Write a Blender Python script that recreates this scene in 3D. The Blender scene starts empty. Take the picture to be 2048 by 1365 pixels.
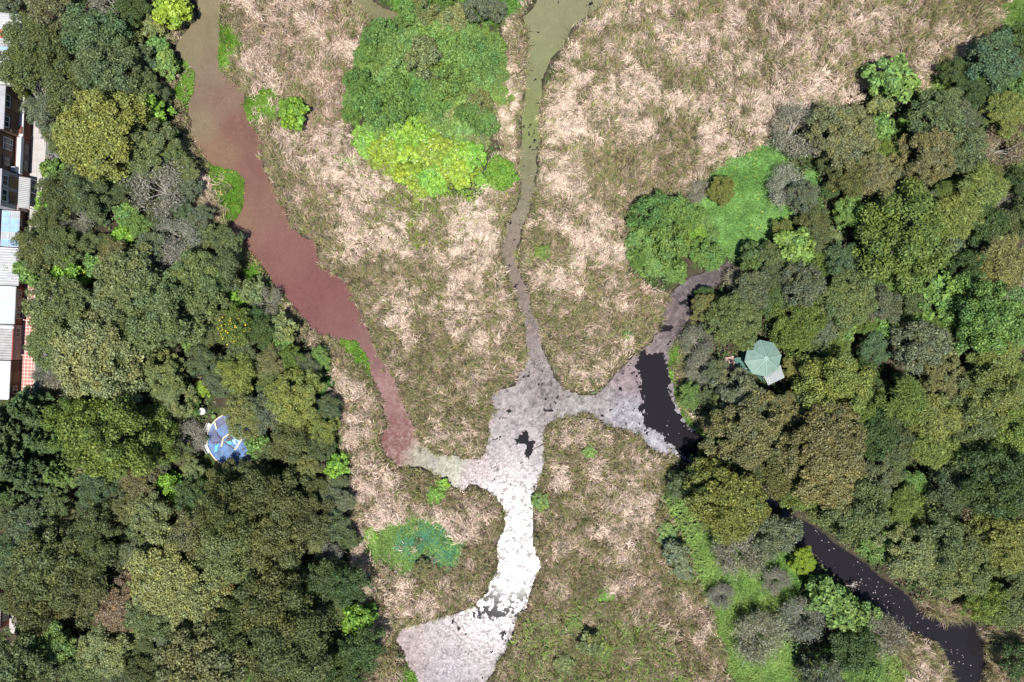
import bpy, math, random
import numpy as np
from mathutils import Vector, Matrix

# ------------------------------------------------------------------ scene, camera, light
scn = bpy.context.scene
COL = scn.collection
CAM_H = 91.0          # drone height above the water (m)
PXM = 15.0            # photo pixels per metre on the ground
CX, CY = 1024.0, 682.5

cam_d = bpy.data.cameras.new('camera')
cam_d.sensor_width = 36.0
cam_d.lens = 36.0 * PXM * CAM_H / 2048.0
cam_d.clip_end = 6000
cam_d.clip_start = 0.5
cam = bpy.data.objects.new('camera', cam_d)
cam.location = (0, 0, CAM_H)
COL.objects.link(cam)
scn.camera = cam

SUN_TILT = math.atan(428.0 / (PXM * CAM_H))      # glint on the water gives the sun's place
SUN_EL = math.pi / 2 - SUN_TILT
world = bpy.data.worlds.new('World')
scn.world = world
world.use_nodes = True
wn = world.node_tree
for n in list(wn.nodes):
    wn.nodes.remove(n)
w_out = wn.nodes.new('ShaderNodeOutputWorld')
w_bg = wn.nodes.new('ShaderNodeBackground')
w_sky = wn.nodes.new('ShaderNodeTexSky')
w_sky.sky_type = 'NISHITA'
w_sky.sun_disc = False
w_sky.sun_elevation = SUN_EL
w_sky.sun_rotation = math.radians(180)
w_sky.altitude = 2600
w_bg.inputs['Strength'].default_value = 0.09
wn.links.new(w_sky.outputs[0], w_bg.inputs[0])
wn.links.new(w_bg.outputs[0], w_out.inputs[0])

sun_d = bpy.data.lights.new('sun', 'SUN')
sun_d.energy = 4.6
sun_d.angle = math.radians(0.53)
sun_d.color = (1.0, 0.965, 0.915)
sun = bpy.data.objects.new('sun', sun_d)
sun.rotation_euler = (SUN_TILT, 0.0, 0.0)
sun.location = (0, -60, 160)
COL.objects.link(sun)

scn.view_settings.view_transform = 'Standard'
scn.view_settings.look = 'None'
scn.view_settings.exposure = 0.65
scn.view_settings.gamma = 1.0
scn.view_settings.use_curve_mapping = False
scn.cycles.max_bounces = 6
scn.cycles.diffuse_bounces = 3
scn.cycles.glossy_bounces = 2
scn.cycles.transmission_bounces = 4
scn.cycles.transparent_max_bounces = 4
scn.cycles.sample_clamp_indirect = 4.0

# ------------------------------------------------------------------ helpers
def P(u, v, h=0.0):
    """photo pixel (2048 wide) and height above the water -> world point"""
    k = (CAM_H - h) / CAM_H / PXM
    return ((u - CX) * k, (CY - v) * k, h)

def PG(pts):
    return np.array([[(u - CX) / PXM, (CY - v) / PXM] for u, v in pts])

RNG = np.random.default_rng(11)
_tab = np.random.default_rng(3).random((256, 256))

def vnoise(x, y, seed=0):
    x = np.asarray(x, float) + seed * 17.31
    y = np.asarray(y, float) + seed * 9.77
    xi = np.floor(x).astype(int); yi = np.floor(y).astype(int)
    fx = x - xi; fy = y - yi
    fx = fx * fx * (3 - 2 * fx); fy = fy * fy * (3 - 2 * fy)
    a = _tab[xi & 255, yi & 255]; b = _tab[(xi + 1) & 255, yi & 255]
    c = _tab[xi & 255, (yi + 1) & 255]; d = _tab[(xi + 1) & 255, (yi + 1) & 255]
    return (a * (1 - fx) + b * fx) * (1 - fy) + (c * (1 - fx) + d * fx) * fy

def fbm(x, y, scale, seed=0, octaves=4):
    """0..1, scale = size in metres of the largest features"""
    s = 0.0; amp = 1.0; tot = 0.0; f = 1.0 / scale
    for o in range(octaves):
        s = s + amp * vnoise(x * f, y * f, seed + o * 5)
        tot += amp; amp *= 0.5; f *= 2.03
    return s / tot

def sstep(a, b, x):
    t = np.clip((x - a) / (b - a), 0, 1)
    return t * t * (3 - 2 * t)

def inside(poly, x, y):
    r = np.zeros(np.shape(x), bool)
    n = len(poly)
    j = n - 1
    for i in range(n):
        xi, yi = poly[i]; xj, yj = poly[j]
        c = ((yi > y) != (yj > y)) & (x < (xj - xi) * (y - yi) / (yj - yi + 1e-12) + xi)
        r ^= c
        j = i
    return r

def poly_sdf(poly, x, y):
    """negative inside"""
    d = np.full(np.shape(x), 1e9)
    n = len(poly)
    for i in range(n):
        ax, ay = poly[i - 1]; bx, by = poly[i]
        ex, ey = bx - ax, by - ay
        t = np.clip(((x - ax) * ex + (y - ay) * ey) / (ex * ex + ey * ey + 1e-12), 0, 1)
        d = np.minimum(d, (x - ax - t * ex) ** 2 + (y - ay - t * ey) ** 2)
    d = np.sqrt(d)
    return np.where(inside(poly, x, y), -d, d)

def idw(ctrl, x, y, p=3.0):
    """ctrl: list of (u, v, values...)"""
    c = np.array(ctrl, float)
    pts = PG(c[:, :2]); vals = c[:, 2:]
    num = np.zeros(np.shape(x) + (vals.shape[1],)); den = np.zeros(np.shape(x))
    for (px, py), vv in zip(pts, vals):
        w = 1.0 / (((x - px) ** 2 + (y - py) ** 2 + 0.6) ** (p / 2))
        num += w[..., None] * vv; den += w
    return num / den[..., None]

def new_mesh(name, V, loops, counts, attrs=None, smooth=False):
    """loops: flat vertex index array, counts: vertices per face"""
    me = bpy.data.meshes.new(name)
    V = np.asarray(V, np.float32)
    loops = np.asarray(loops, np.int32).ravel(); counts = np.asarray(counts, np.int32)
    me.vertices.add(len(V)); me.vertices.foreach_set('co', V.ravel())
    me.loops.add(len(loops)); me.loops.foreach_set('vertex_index', loops)
    me.polygons.add(len(counts))
    starts = np.concatenate([[0], np.cumsum(counts)[:-1]]).astype(np.int32)
    me.polygons.foreach_set('loop_start', starts)
    me.polygons.foreach_set('loop_total', counts)
    if smooth:
        me.polygons.foreach_set('use_smooth', np.ones(len(counts), bool))
    for k, a in (attrs or {}).items():
        at = me.attributes.new(k, 'FLOAT_COLOR', 'POINT')
        a = np.asarray(a, np.float32)
        if a.shape[1] == 3:
            a = np.concatenate([a, np.ones((len(a), 1), np.float32)], 1)
        at.data.foreach_set('color', a.ravel())
    me.update(calc_edges=True)
    return me

def link(name, data, mat=None, parent=None, loc=None, rot=None, scale=None):
    o = bpy.data.objects.new(name, data)
    COL.objects.link(o)
    if mat is not None and data is not None and len(data.materials) == 0:
        data.materials.append(mat)
    if parent is not None:
        o.parent = parent
    if loc is not None: o.location = loc
    if rot is not None: o.rotation_euler = rot
    if scale is not None: o.scale = scale
    return o

def tag(o, label=None, cat=None, group=None, kind=None):
    if label: o['label'] = label
    if cat: o['category'] = cat
    if group: o['group'] = group
    if kind: o['kind'] = kind
    return o

class MB:
    def __init__(self):
        self.v = []; self.f = []
    def add(self, vs, fs):
        b = len(self.v)
        self.v += [tuple(p) for p in vs]
        self.f += [tuple(b + i for i in f) for f in fs]
        return self
    def box(self, x0, x1, y0, y1, z0, z1):
        vs = [(x, y, z) for z in (z0, z1) for y in (y0, y1) for x in (x0, x1)]
        return self.add(vs, [(0, 2, 3, 1), (4, 5, 7, 6), (0, 1, 5, 4), (2, 6, 7, 3), (0, 4, 6, 2), (1, 3, 7, 5)])
    def bar(self, p0, p1, w, h):
        """box beam from p0 to p1, w wide, h high"""
        p0 = Vector(p0); p1 = Vector(p1); d = (p1 - p0).normalized()
        up = Vector((0, 0, 1)) if abs(d.z) < 0.95 else Vector((1, 0, 0))
        s = d.cross(up).normalized(); t = s.cross(d)
        vs = []
        for p in (p0, p1):
            for a, b in ((-1, -1), (1, -1), (1, 1), (-1, 1)):
                vs.append(p + s * (a * w / 2) + t * (b * h / 2))
        return self.add(vs, [(3, 2, 1, 0), (4, 5, 6, 7), (0, 1, 5, 4), (1, 2, 6, 5), (2, 3, 7, 6), (3, 0, 4, 7)])
    def tube(self, p0, p1, r0, r1, n=6, cap=True):
        p0 = Vector(p0); p1 = Vector(p1); d = (p1 - p0)
        if d.length < 1e-6: return self
        d.normalize()
        up = Vector((0, 0, 1)) if abs(d.z) < 0.9 else Vector((1, 0, 0))
        s = d.cross(up).normalized(); t = s.cross(d)
        vs = []
        for p, r in ((p0, r0), (p1, r1)):
            for k in range(n):
                a = 2 * math.pi * k / n
                vs.append(p + (s * math.cos(a) + t * math.sin(a)) * r)
        fs = [(k, (k + 1) % n, n + (k + 1) % n, n + k) for k in range(n)]
        if cap:
            fs += [tuple(range(n - 1, -1, -1)), tuple(range(n, 2 * n))]
        return self.add(vs, fs)
    def path(self, pts, radii, n=6):
        for a, b, ra, rb in zip(pts[:-1], pts[1:], radii[:-1], radii[1:]):
            self.tube(a, b, ra, rb, n)
        return self
    def prism(self, poly, z0, z1):
        n = len(poly)
        ar = sum(poly[i - 1][0] * poly[i][1] - poly[i][0] * poly[i - 1][1] for i in range(n))
        if ar < 0: poly = poly[::-1]
        vs = [(x, y, z0) for x, y in poly] + [(x, y, z1) for x, y in poly]
        fs = [tuple(range(n - 1, -1, -1)), tuple(range(n, 2 * n))]
        fs += [(i, (i + 1) % n, n + (i + 1) % n, n + i) for i in range(n)]
        return self.add(vs, fs)
    def mesh(self, name, smooth=False):
        me = bpy.data.meshes.new(name)
        me.from_pydata(self.v, [], self.f)
        if smooth:
            me.polygons.foreach_set('use_smooth', np.ones(len(me.polygons), bool))
        me.update()
        return me
    def build(self, name, mat, parent=None, loc=None, rot=None, smooth=False):
        return link(name, self.mesh(name, smooth), mat, parent, loc, rot)

# ------------------------------------------------------------------ materials
MATS = {}
def nodes_of(name):
    m = bpy.data.materials.new(name); m.use_nodes = True
    nt = m.node_tree
    b = nt.nodes['Principled BSDF']
    return m, nt, b

def mk(nt, t, **kw):
    n = nt.nodes.new(t)
    for k, v in kw.items():
        setattr(n, k, v)
    return n

def mixrgb(nt, blend, fac, a, b):
    n = mk(nt, 'ShaderNodeMix', data_type='RGBA', blend_type=blend)
    for sock, val in ((n.inputs[0], fac), (n.inputs[6], a), (n.inputs[7], b)):
        if hasattr(val, 'is_output'): nt.links.new(val, sock)
        elif isinstance(val, tuple): sock.default_value = val if len(val) == 4 else (*val, 1)
        else: sock.default_value = val
    return n.outputs[2]

def ramp(nt, fac, stops):
    r = mk(nt, 'ShaderNodeValToRGB')
    el = r.color_ramp.elements
    while len(el) < len(stops): el.new(0.5)
    for e, (p, c) in zip(el, stops):
        e.position = p
        e.color = (c, c, c, 1) if not isinstance(c, tuple) else (*c, 1)
    nt.links.new(fac, r.inputs[0])
    return r.outputs[0]

def noise(nt, scale, detail=3, rough=0.55, coord='Object', vec=None):
    tc = mk(nt, 'ShaderNodeTexCoord')
    n = mk(nt, 'ShaderNodeTexNoise')
    n.inputs['Scale'].default_value = scale
    n.inputs['Detail'].default_value = detail
    n.inputs['Roughness'].default_value = rough
    nt.links.new(vec if vec is not None else tc.outputs[coord], n.inputs['Vector'])
    return n.outputs[0]

def plain(name, col, rough=0.7, var=0.25, scale=3.0, metal=0.0, bump=0.0, spec=0.4, stain=None):
    if name in MATS: return MATS[name]
    m, nt, b = nodes_of(name)
    nz = noise(nt, scale, 5, 0.65)
    f = ramp(nt, nz, [(0.3, 1 - var), (0.7, 1 + var * 0.5)])
    c = mixrgb(nt, 'MULTIPLY', 1.0, (*col, 1), f)
    if stain:
        n2 = noise(nt, scale * 0.4, 6, 0.7)
        c = mixrgb(nt, 'MIX', ramp(nt, n2, [(0.5, 0.0), (0.7, 0.7)]), c, (*stain, 1))
    nt.links.new(c, b.inputs['Base Color'])
    b.inputs['Roughness'].default_value = rough
    b.inputs['Metallic'].default_value = metal
    b.inputs['Specular IOR Level'].default_value = spec
    if bump:
        bp = mk(nt, 'ShaderNodeBump'); bp.inputs['Strength'].default_value = bump
        bp.inputs['Distance'].default_value = 0.02
        nt.links.new(noise(nt, scale * 6, 4), bp.inputs['Height'])
        nt.links.new(bp.outputs[0], b.inputs['Normal'])
    MATS[name] = m
    return m

def attr_mat(name, translucent=0.0, rough=0.65, noise_scale=None, var=0.3, spec=0.25, bump=0.0, vein=None):
    """colour comes from the 'col' attribute (each blade's or patch's own colour)"""
    m, nt, b = nodes_of(name)
    at = mk(nt, 'ShaderNodeAttribute', attribute_name='col')
    c = at.outputs['Color']
    if noise_scale:
        f = ramp(nt, noise(nt, noise_scale, 5, 0.7), [(0.3, 1 - var), (0.7, 1 + var)])
        c = mixrgb(nt, 'MULTIPLY', 1.0, c, f)
    nt.links.new(c, b.inputs['Base Color'])
    b.inputs['Roughness'].default_value = rough
    b.inputs['Specular IOR Level'].default_value = spec
    if bump:
        bp = mk(nt, 'ShaderNodeBump'); bp.inputs['Strength'].default_value = bump
        bp.inputs['Distance'].default_value = 0.05
        nt.links.new(noise(nt, noise_scale * 3, 4), bp.inputs['Height'])
        nt.links.new(bp.outputs[0], b.inputs['Normal'])
    if translucent:
        tr = mk(nt, 'ShaderNodeBsdfTranslucent'); nt.links.new(c, tr.inputs[0])
        mx = mk(nt, 'ShaderNodeMixShader'); mx.inputs[0].default_value = translucent
        nt.links.new(b.outputs[0], mx.inputs[1]); nt.links.new(tr.outputs[0], mx.inputs[2])
        nt.links.new(mx.outputs[0], nt.nodes['Material Output'].inputs[0])
    return m

def foliage_mat():
    m, nt, b = nodes_of('foliage')
    oi = mk(nt, 'ShaderNodeObjectInfo')
    at = mk(nt, 'ShaderNodeAttribute', attribute_name='var')
    sep = mk(nt, 'ShaderNodeSeparateColor'); nt.links.new(at.outputs['Color'], sep.inputs[0])
    leaf = ramp(nt, sep.outputs[0], [(0.0, 0.55), (0.6, 1.0), (1.0, 1.6)])
    c = mixrgb(nt, 'MULTIPLY', 1.0, oi.outputs['Color'], leaf)
    # each clump has its own slight hue: some yellower, some greyer
    warm = mixrgb(nt, 'MULTIPLY', 1.0, c, (1.15, 1.04, 0.72))
    cool = mixrgb(nt, 'MULTIPLY', 1.0, c, (0.88, 0.97, 0.98))
    c = mixrgb(nt, 'MIX', sep.outputs[1], cool, warm)
    # some dry, brownish patches over the crown
    nz = noise(nt, 0.45, 3, 0.6)
    c = mixrgb(nt, 'MIX', ramp(nt, nz, [(0.58, 0.0), (0.78, 0.25)]), c, mixrgb(nt, 'MULTIPLY', 1.0, c, (1.3, 1.08, 0.95)))
    nt.links.new(c, b.inputs['Base Color'])
    b.inputs['Roughness'].default_value = 0.55
    b.inputs['Specular IOR Level'].default_value = 0.3
    tr = mk(nt, 'ShaderNodeBsdfTranslucent')
    nt.links.new(mixrgb(nt, 'MULTIPLY', 1.0, c, (1.1, 1.2, 0.6)), tr.inputs[0])
    mx = mk(nt, 'ShaderNodeMixShader'); mx.inputs[0].default_value = 0.16
    nt.links.new(b.outputs[0], mx.inputs[1]); nt.links.new(tr.outputs[0], mx.inputs[2])
    nt.links.new(mx.outputs[0], nt.nodes['Material Output'].inputs[0])
    return m

M_FOL = foliage_mat()
M_BARK = plain('bark', (0.15, 0.125, 0.10), 0.85, 0.4, 5)
M_BARK_PALE = plain('bark_pale', (0.42, 0.39, 0.35), 0.8, 0.35, 4)
M_BLADE = attr_mat('reed_blades', 0.18, 0.6)
M_LEAF = attr_mat('low_leaves', 0.2, 0.55)
M_GROUND = attr_mat('ground', 0.0, 0.95, 1.3, 0.45, 0.1, 0.6)

# ------------------------------------------------------------------ water outline (photo pixels on the water level)
W_LEFT = [(402,-60),(436,-60),(440,0),(438,60),(438,140),(462,158),(488,190),(497,240),(518,280),(526,330),(556,390),(570,440),(600,476),
          (632,488),(638,540),(685,556),(706,600),(732,650),(754,700),(782,752),(800,790),(826,850),(842,893),(884,908),(950,925),
          (930,980),(900,965),(860,942),(800,930),(762,908),(764,870),(774,850),(768,800),(745,752),(736,722),(712,686),(690,682),(650,672),
          (606,640),(568,592),(530,545),(492,492),(452,455),(470,440),(488,412),(490,366),(468,342),(425,334),(402,310),
          (390,288),(384,255),(372,214),(384,185),(388,150),(362,124),(348,95),(368,68),(394,38),(400,0)]
W_MID = [(1110,-60),(1260,-60),(1215,0),(1180,25),(1142,58),(1126,95),(1100,120),(1086,160),(1080,200),(1076,270),(1075,330),(1070,380),(1050,430),
         (1040,470),(1030,510),(1045,560),(1060,600),(1075,640),(1080,680),(1095,720),(1106,758),(1130,780),(1160,792),(1150,830),(1085,850),
         (985,850),(990,790),(1030,772),(1050,735),(1057,690),(1045,640),(1030,590),(1010,540),(1003,500),(1015,450),(1032,420),(1042,370),
         (1038,330),(1046,250),(1050,180),(1058,110),(1052,70),(1048,35),(1075,10)]
W_JOIN = [(985,790),(1030,772),(1106,758),(1130,780),(1160,792),(1190,790),(1212,770),(1240,745),(1272,712),(1300,800),(1300,880),(1282,872),(1250,852),(1200,850),
          (1182,825),(1160,820),(1100,836),(1086,862),(1090,900),(1086,940),(1070,985),(1064,1030),(1070,1080),(1075,1130),(1066,1170),
          (1050,1210),(1030,1250),(1005,1310),(975,1365),(950,1425),(860,1425),(836,1365),(812,1310),(790,1280),(800,1260),(850,1245),(900,1230),
          (950,1215),(980,1185),(996,1140),(1000,1090),(1016,1050),(1010,1010),(985,985),(945,968),(900,960),(880,930),(950,925),(972,908),(980,880)]
W_POOL = [(1240,745),(1272,712),(1310,682),(1325,640),(1330,610),(1350,575),(1380,555),(1410,545),(1440,532),(1462,516),(1466,545),(1432,572),
          (1402,592),(1386,612),(1374,642),(1346,680),(1338,730),(1345,790),(1362,832),(1388,862),(1425,892),(1475,922),(1440,945),(1390,925),
          (1340,907),(1310,900),(1282,872),(1230,850)]
W_STREAM = [(1390,925),(1388,862),(1475,922),(1520,975),(1560,1010),(1602,1040),(1680,1090),(1740,1142),(1805,1182),(1832,1222),(1880,1242),(1942,1238),
            (1962,1290),(1966,1365),(1970,1430),(1915,1430),(1910,1365),(1895,1310),(1870,1282),(1800,1252),(1740,1212),(1700,1172),(1640,1122),
            (1590,1080),(1545,1032),(1500,985),(1440,950)]
W_CREEK = [(700,-60),(765,-60),(735,0),(760,12),(796,28),(800,45),(770,44),(738,28),(700,2),(690,-20)]
WATER = [PG(w) for w in (W_LEFT, W_MID, W_JOIN, W_POOL, W_STREAM, W_CREEK)]

GX0, GX1, GY0, GY1, GS = -84.0, 84.0, -58.0, 58.0, 0.4
gx = np.arange(GX0, GX1 + 1e-6, GS); gy = np.arange(GY0, GY1 + 1e-6, GS)
GXX, GYY = np.meshgrid(gx, gy, indexing='ij')
SDF = np.full(GXX.shape, 1e9)
for w in WATER:
    SDF = np.minimum(SDF, poly_sdf(w, GXX, GYY))
SDF = SDF - 0.18 + (fbm(GXX, GYY, 2.6, 2, 3) - 0.5) * 1.1          # ragged shoreline

def lut(grid, x, y):
    fx = np.clip((np.asarray(x) - GX0) / GS, 0, grid.shape[0] - 1.001)
    fy = np.clip((np.asarray(y) - GY0) / GS, 0, grid.shape[1] - 1.001)
    i = fx.astype(int); j = fy.astype(int); a = fx - i; b = fy - j
    return (grid[i, j] * (1 - a) + grid[i + 1, j] * a) * (1 - b) + (grid[i, j + 1] * (1 - a) + grid[i + 1, j + 1] * a) * b

# ------------------------------------------------------------------ land cover
R_ISLE = PG([(442,-80),(690,-80),(740,40),(720,90),(700,150),(700,230),(715,290),(760,330),(820,390),(900,400),(960,395),(1000,300),(985,200),(1010,60),(1040,-80),
             (1115,-80),(1048,30),(1058,110),(1046,250),(1042,370),(1015,450),(1003,500),(1030,590),(1057,690),(1050,735),(990,790),(980,880),(950,928),(884,912),
             (840,897),(792,790),(740,700),(702,600),(685,556),(638,540),(632,488),(570,440),(526,330),(497,240),(488,190),(438,140)])
R_EAST = PG([(1220,-80),(2120,-80),(2010,0),(1990,60),(1920,120),(1860,190),(1800,190),(1740,170),(1700,215),(1610,240),(1530,290),(1440,330),(1390,380),(1290,400),
             (1255,450),(1252,540),(1310,590),(1345,580),(1330,610),(1325,640),(1310,682),(1240,745),(1190,792),(1130,782),(1095,720),(1045,560),(1030,510),(1050,430),
             (1076,330),(1080,200),(1126,95),(1180,25)])
R_SOUTH = PG([(1086,862),(1100,834),(1180,820),(1250,850),(1310,898),(1345,905),(1325,950),(1310,1000),(1350,1060),(1380,1120),(1420,1210),(1440,1290),(1480,1440),
              (950,1440),(975,1365),(1030,1250),(1066,1170),(1075,1130),(1064,1030),(1086,940)])
R_WEST = PG([(668,740),(720,735),(748,752),(770,800),(775,850),(762,908),(800,928),(900,960),(985,985),(1012,1010),(1000,1090),(980,1185),(900,1230),(800,1262),
             (788,1290),(812,1330),(840,1440),(740,1440),(760,1290),(735,1230),(722,1140),(706,1050),(700,960),(690,900),(668,800)])
R_BANK = PG([(392,30),(360,66),(346,95),(366,128),(386,160),(370,214),(388,290),(402,312),(430,336),(486,380),(470,440),(450,455),(500,500),(565,590),(606,640),(650,672),
             (712,686),(736,722),(748,752),(668,740),(640,700),(590,650),(520,570),(470,500),(420,450),(395,400),(400,340),(370,290),(350,240),(338,180),(330,120),(335,70),(370,20)])
R_SEDGE_A = PG([(1826,1190),(1880,1205),(1945,1215),(1940,1240),(1880,1244),(1834,1222)])
R_SEDGE_B = PG([(1962,1245),(2000,1255),(2060,1260),(2120,1440),(1966,1440),(1962,1290)])
R_SEDGE_C = PG([(1770,1245),(1870,1282),(1896,1312),(1910,1365),(1915,1440),(1700,1440),(1730,1330)])
R_EDGE_POOL = PG([(1375,640),(1392,650),(1372,700),(1368,770),(1385,820),(1410,860),(1390,866),(1360,832),(1342,790),(1336,730),(1346,680)])

G_EAST = PG([(1390,380),(1440,335),(1530,285),(1560,300),(1580,360),(1640,345),(1620,400),(1560,440),(1540,480),(1500,510),(1462,516),(1400,500),(1380,440)])
G_NE = PG([(1990,20),(2060,-20),(2060,70),(2000,60)])
G_NE2 = PG([(1850,170),(1920,140),(1925,180),(1880,200),(1830,240),(1790,290),(1780,250)])
G_SOUTH = PG([(1360,1050),(1420,1070),(1500,1110),(1600,1110),(1640,1180),(1560,1260),(1600,1440),(1500,1440),(1450,1300),(1425,1210),(1385,1120)])
G_RING = PG([(728,1075),(780,1040),(850,1035),(915,1060),(938,1095),(920,1130),(850,1140),(800,1152),(750,1130)])
G_NORTH = PG([(740,-60),(1090,-60),(1045,25),(1000,60),(930,40),(830,60),(795,25)])
G_FLANK = PG([(655,730),(670,760),(672,840),(690,900),(700,960),(665,950),(660,880),(640,800),(610,720)])
G_SE = PG([(1640,1290),(1760,1270),(1800,1330),(1830,1440),(1600,1440)])

# (u, v, radius px) floating pennywort mats and their shapes
P_MATS = [PG([(358,112),(376,120),(388,150),(386,190),(372,215),(352,212),(340,185),(356,160)]),
          PG([(415,332),(445,330),(475,342),(491,368),(492,412),(472,446),(448,448),(440,425),(430,380),(412,360)]),
          PG([(440,50),(470,60),(486,90),(470,110),(455,140),(438,145),(437,90)]),
          PG([(495,190),(520,175),(560,185),(575,215),(560,240),(520,250),(503,262),(492,225)]),
          PG([(498,520),(515,530),(545,570),(578,610),(560,615),(520,580),(494,545)]),
          PG([(676,685),(700,676),(722,690),(740,740),(728,750),(705,715),(680,705)]),
          PG([(815,1340),(838,1345),(842,1425),(800,1425),(805,1360)]),
          PG([(1345,690),(1360,690),(1352,760),(1372,820),(1400,868),(1385,868),(1362,838),(1344,792)])]

def land_class(x, y):
    """0 forest floor, 1 reed, 2 grass, 3 pennywort"""
    c = np.zeros(np.shape(x), int)
    jx = x + (fbm(x, y, 3, 41) - .5) * 2.4; jy = y + (fbm(x, y, 3, 47) - .5) * 2.4
    for r in (R_ISLE, R_EAST, R_SOUTH, R_WEST, R_BANK, R_SEDGE_A, R_SEDGE_B, R_SEDGE_C, R_EDGE_POOL):
        c[inside(r, jx, jy)] = 1
    for g in (G_EAST, G_NE, G_NE2, G_SOUTH, G_RING, G_NORTH, G_FLANK, G_SE):
        c[inside(g, jx, jy)] = 2
    for p in P_MATS:
        c[inside(p, jx, jy)] = 3
    return c

CLS = land_class(GXX, GYY)

def cls_at(x, y):
    i = np.clip(((np.asarray(x) - GX0) / GS + .5).astype(int), 0, CLS.shape[0] - 1)
    j = np.clip(((np.asarray(y) - GY0) / GS + .5).astype(int), 0, CLS.shape[1] - 1)
    return CLS[i, j]

def land_z(x, y):
    s = lut(SDF, x, y)
    land = 0.06 + 0.34 * sstep(0.0, 3.0, s) + 0.25 * sstep(4, 14, s) + (fbm(x, y, 4, 13) - .5) * 0.22 * sstep(0, 2, s)
    bed = -0.75 * sstep(0.0, 1.6, -s)
    return np.where(s > 0, land, bed + 0.06 * (1 - sstep(0, 0.5, -s)))

# ground: one sheet, fine where the photo looks, coarse out to the horizon
ext = np.array([2500., 1200, 600, 300, 170, 120])
ax = np.concatenate([-ext, gx[::1], ext[::-1]]); ay = np.concatenate([-ext, gy[::1], ext[::-1]])
AX, AY = np.meshgrid(ax, ay, indexing='ij')
AZ = land_z(np.clip(AX, GX0, GX1), np.clip(AY, GY0, GY1))
c = cls_at(np.clip(AX, GX0, GX1), np.clip(AY, GY0, GY1))
gcol = np.zeros(AX.shape + (3,))
n1 = fbm(AX, AY, 5, 51)[..., None]; n2 = fbm(AX, AY, 1.4, 57)[..., None]
soil = np.array([.052, .042, .028]) * (0.6 + .8 * n1)
soil = np.where(n2 > .55, np.array([.045, .062, .02]) * (0.6 + .8 * n1), soil)
straw = np.array([.17, .13, .085]) * (.55 + .8 * n2)
grass = np.array([.10, .18, .045]) * (.7 + .6 * n2)
penny = np.array([.06, .15, .012]) * (.7 + .6 * n2)
for k, cc in enumerate((soil, straw, grass, penny)):
    gcol[c == k] = cc[c == k]
wet = lut(SDF, np.clip(AX, GX0, GX1), np.clip(AY, GY0, GY1))
gcol = gcol * (1 - .75 * (1 - sstep(.1, .75, wet))[..., None]) + np.array([.06, .047, .035]) * .75 * (1 - sstep(.1, .75, wet))[..., None]
gcol = np.where((wet < 0)[..., None], np.array([.03, .026, .02]), gcol)
na, nb = AX.shape
idx = np.arange(na * nb).reshape(na, nb)
quads = np.stack([idx[:-1, :-1], idx[1:, :-1], idx[1:, 1:], idx[:-1, 1:]], -1).reshape(-1, 4)
V = np.stack([AX, AY, AZ], -1).reshape(-1, 3)
g = link('ground', new_mesh('ground', V, quads, np.full(len(quads), 4), {'col': gcol.reshape(-1, 3)}, True), M_GROUND)
tag(g, 'dark soil and low bank ground under wood and reeds', 'ground', kind='structure')

# ------------------------------------------------------------------ water
m, nt, b = nodes_of('dark_water')
b.inputs['Base Color'].default_value = (0.014, 0.012, 0.014, 1)
b.inputs['Roughness'].default_value = 0.07
b.inputs['IOR'].default_value = 1.33
b.inputs['Specular IOR Level'].default_value = 0.5
bp = mk(nt, 'ShaderNodeBump'); bp.inputs['Strength'].default_value = 0.05; bp.inputs['Distance'].default_value = 0.03
nt.links.new(noise(nt, 2.5, 3), bp.inputs['Height']); nt.links.new(bp.outputs[0], b.inputs['Normal'])
M_WATER = m
V = [(GX0, GY0, 0), (GX1, GY0, 0), (GX1, GY1, 0), (GX0, GY1, 0)]
o = link('water', new_mesh('water', V, [0, 1, 2, 3], [4]), M_WATER)
tag(o, 'dark still water of the branching wetland channels', 'water', kind='structure')

# floating fern (azolla): a film of tiny fronds with torn edges and gaps, its own colour from olive to pink to grey
FERN_CTRL = [(415,-20,.225,.205,.125),(415,60,.23,.20,.13),(370,100,.225,.20,.13),(420,140,.225,.175,.13),(440,200,.22,.15,.12),(400,250,.235,.185,.13),(470,260,.21,.115,.095),
             (440,310,.23,.15,.105),(510,330,.215,.115,.10),(530,420,.225,.125,.105),(480,440,.225,.14,.105),(560,500,.215,.11,.10),(640,580,.195,.088,.09),(600,610,.195,.09,.09),(680,640,.20,.095,.095),
             (730,700,.22,.12,.12),(770,790,.26,.15,.15),(800,870,.20,.09,.09),(780,900,.19,.085,.085),(850,915,.28,.26,.20),(900,935,.28,.28,.19),(950,950,.31,.23,.24),
             (1120,-30,.27,.25,.15),(1100,50,.26,.26,.14),(1075,120,.25,.26,.13),(1055,250,.22,.25,.10),(1055,330,.22,.22,.12),(1045,400,.26,.225,.16),(1020,500,.25,.20,.155),(1035,560,.25,.195,.16),
             (1065,650,.25,.20,.18),(1070,720,.27,.22,.21),(1040,800,.30,.25,.25),(1100,790,.22,.18,.18),(1150,810,.27,.25,.23),(1010,870,.31,.26,.27),(1040,950,.32,.28,.29),(1000,960,.30,.23,.24),
             (1200,800,.28,.24,.24),(1260,760,.26,.20,.21),(1250,830,.36,.34,.37),(1300,880,.36,.35,.38),(1290,710,.24,.19,.19),(1350,620,.17,.13,.125),(1380,580,.17,.14,.145),(1430,545,.14,.115,.11),
             (1020,1100,.33,.29,.30),(980,1240,.33,.28,.30),(900,1280,.31,.25,.27),(850,1290,.31,.25,.26),(900,1350,.33,.28,.30),(740,20,.20,.19,.11)]
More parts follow.
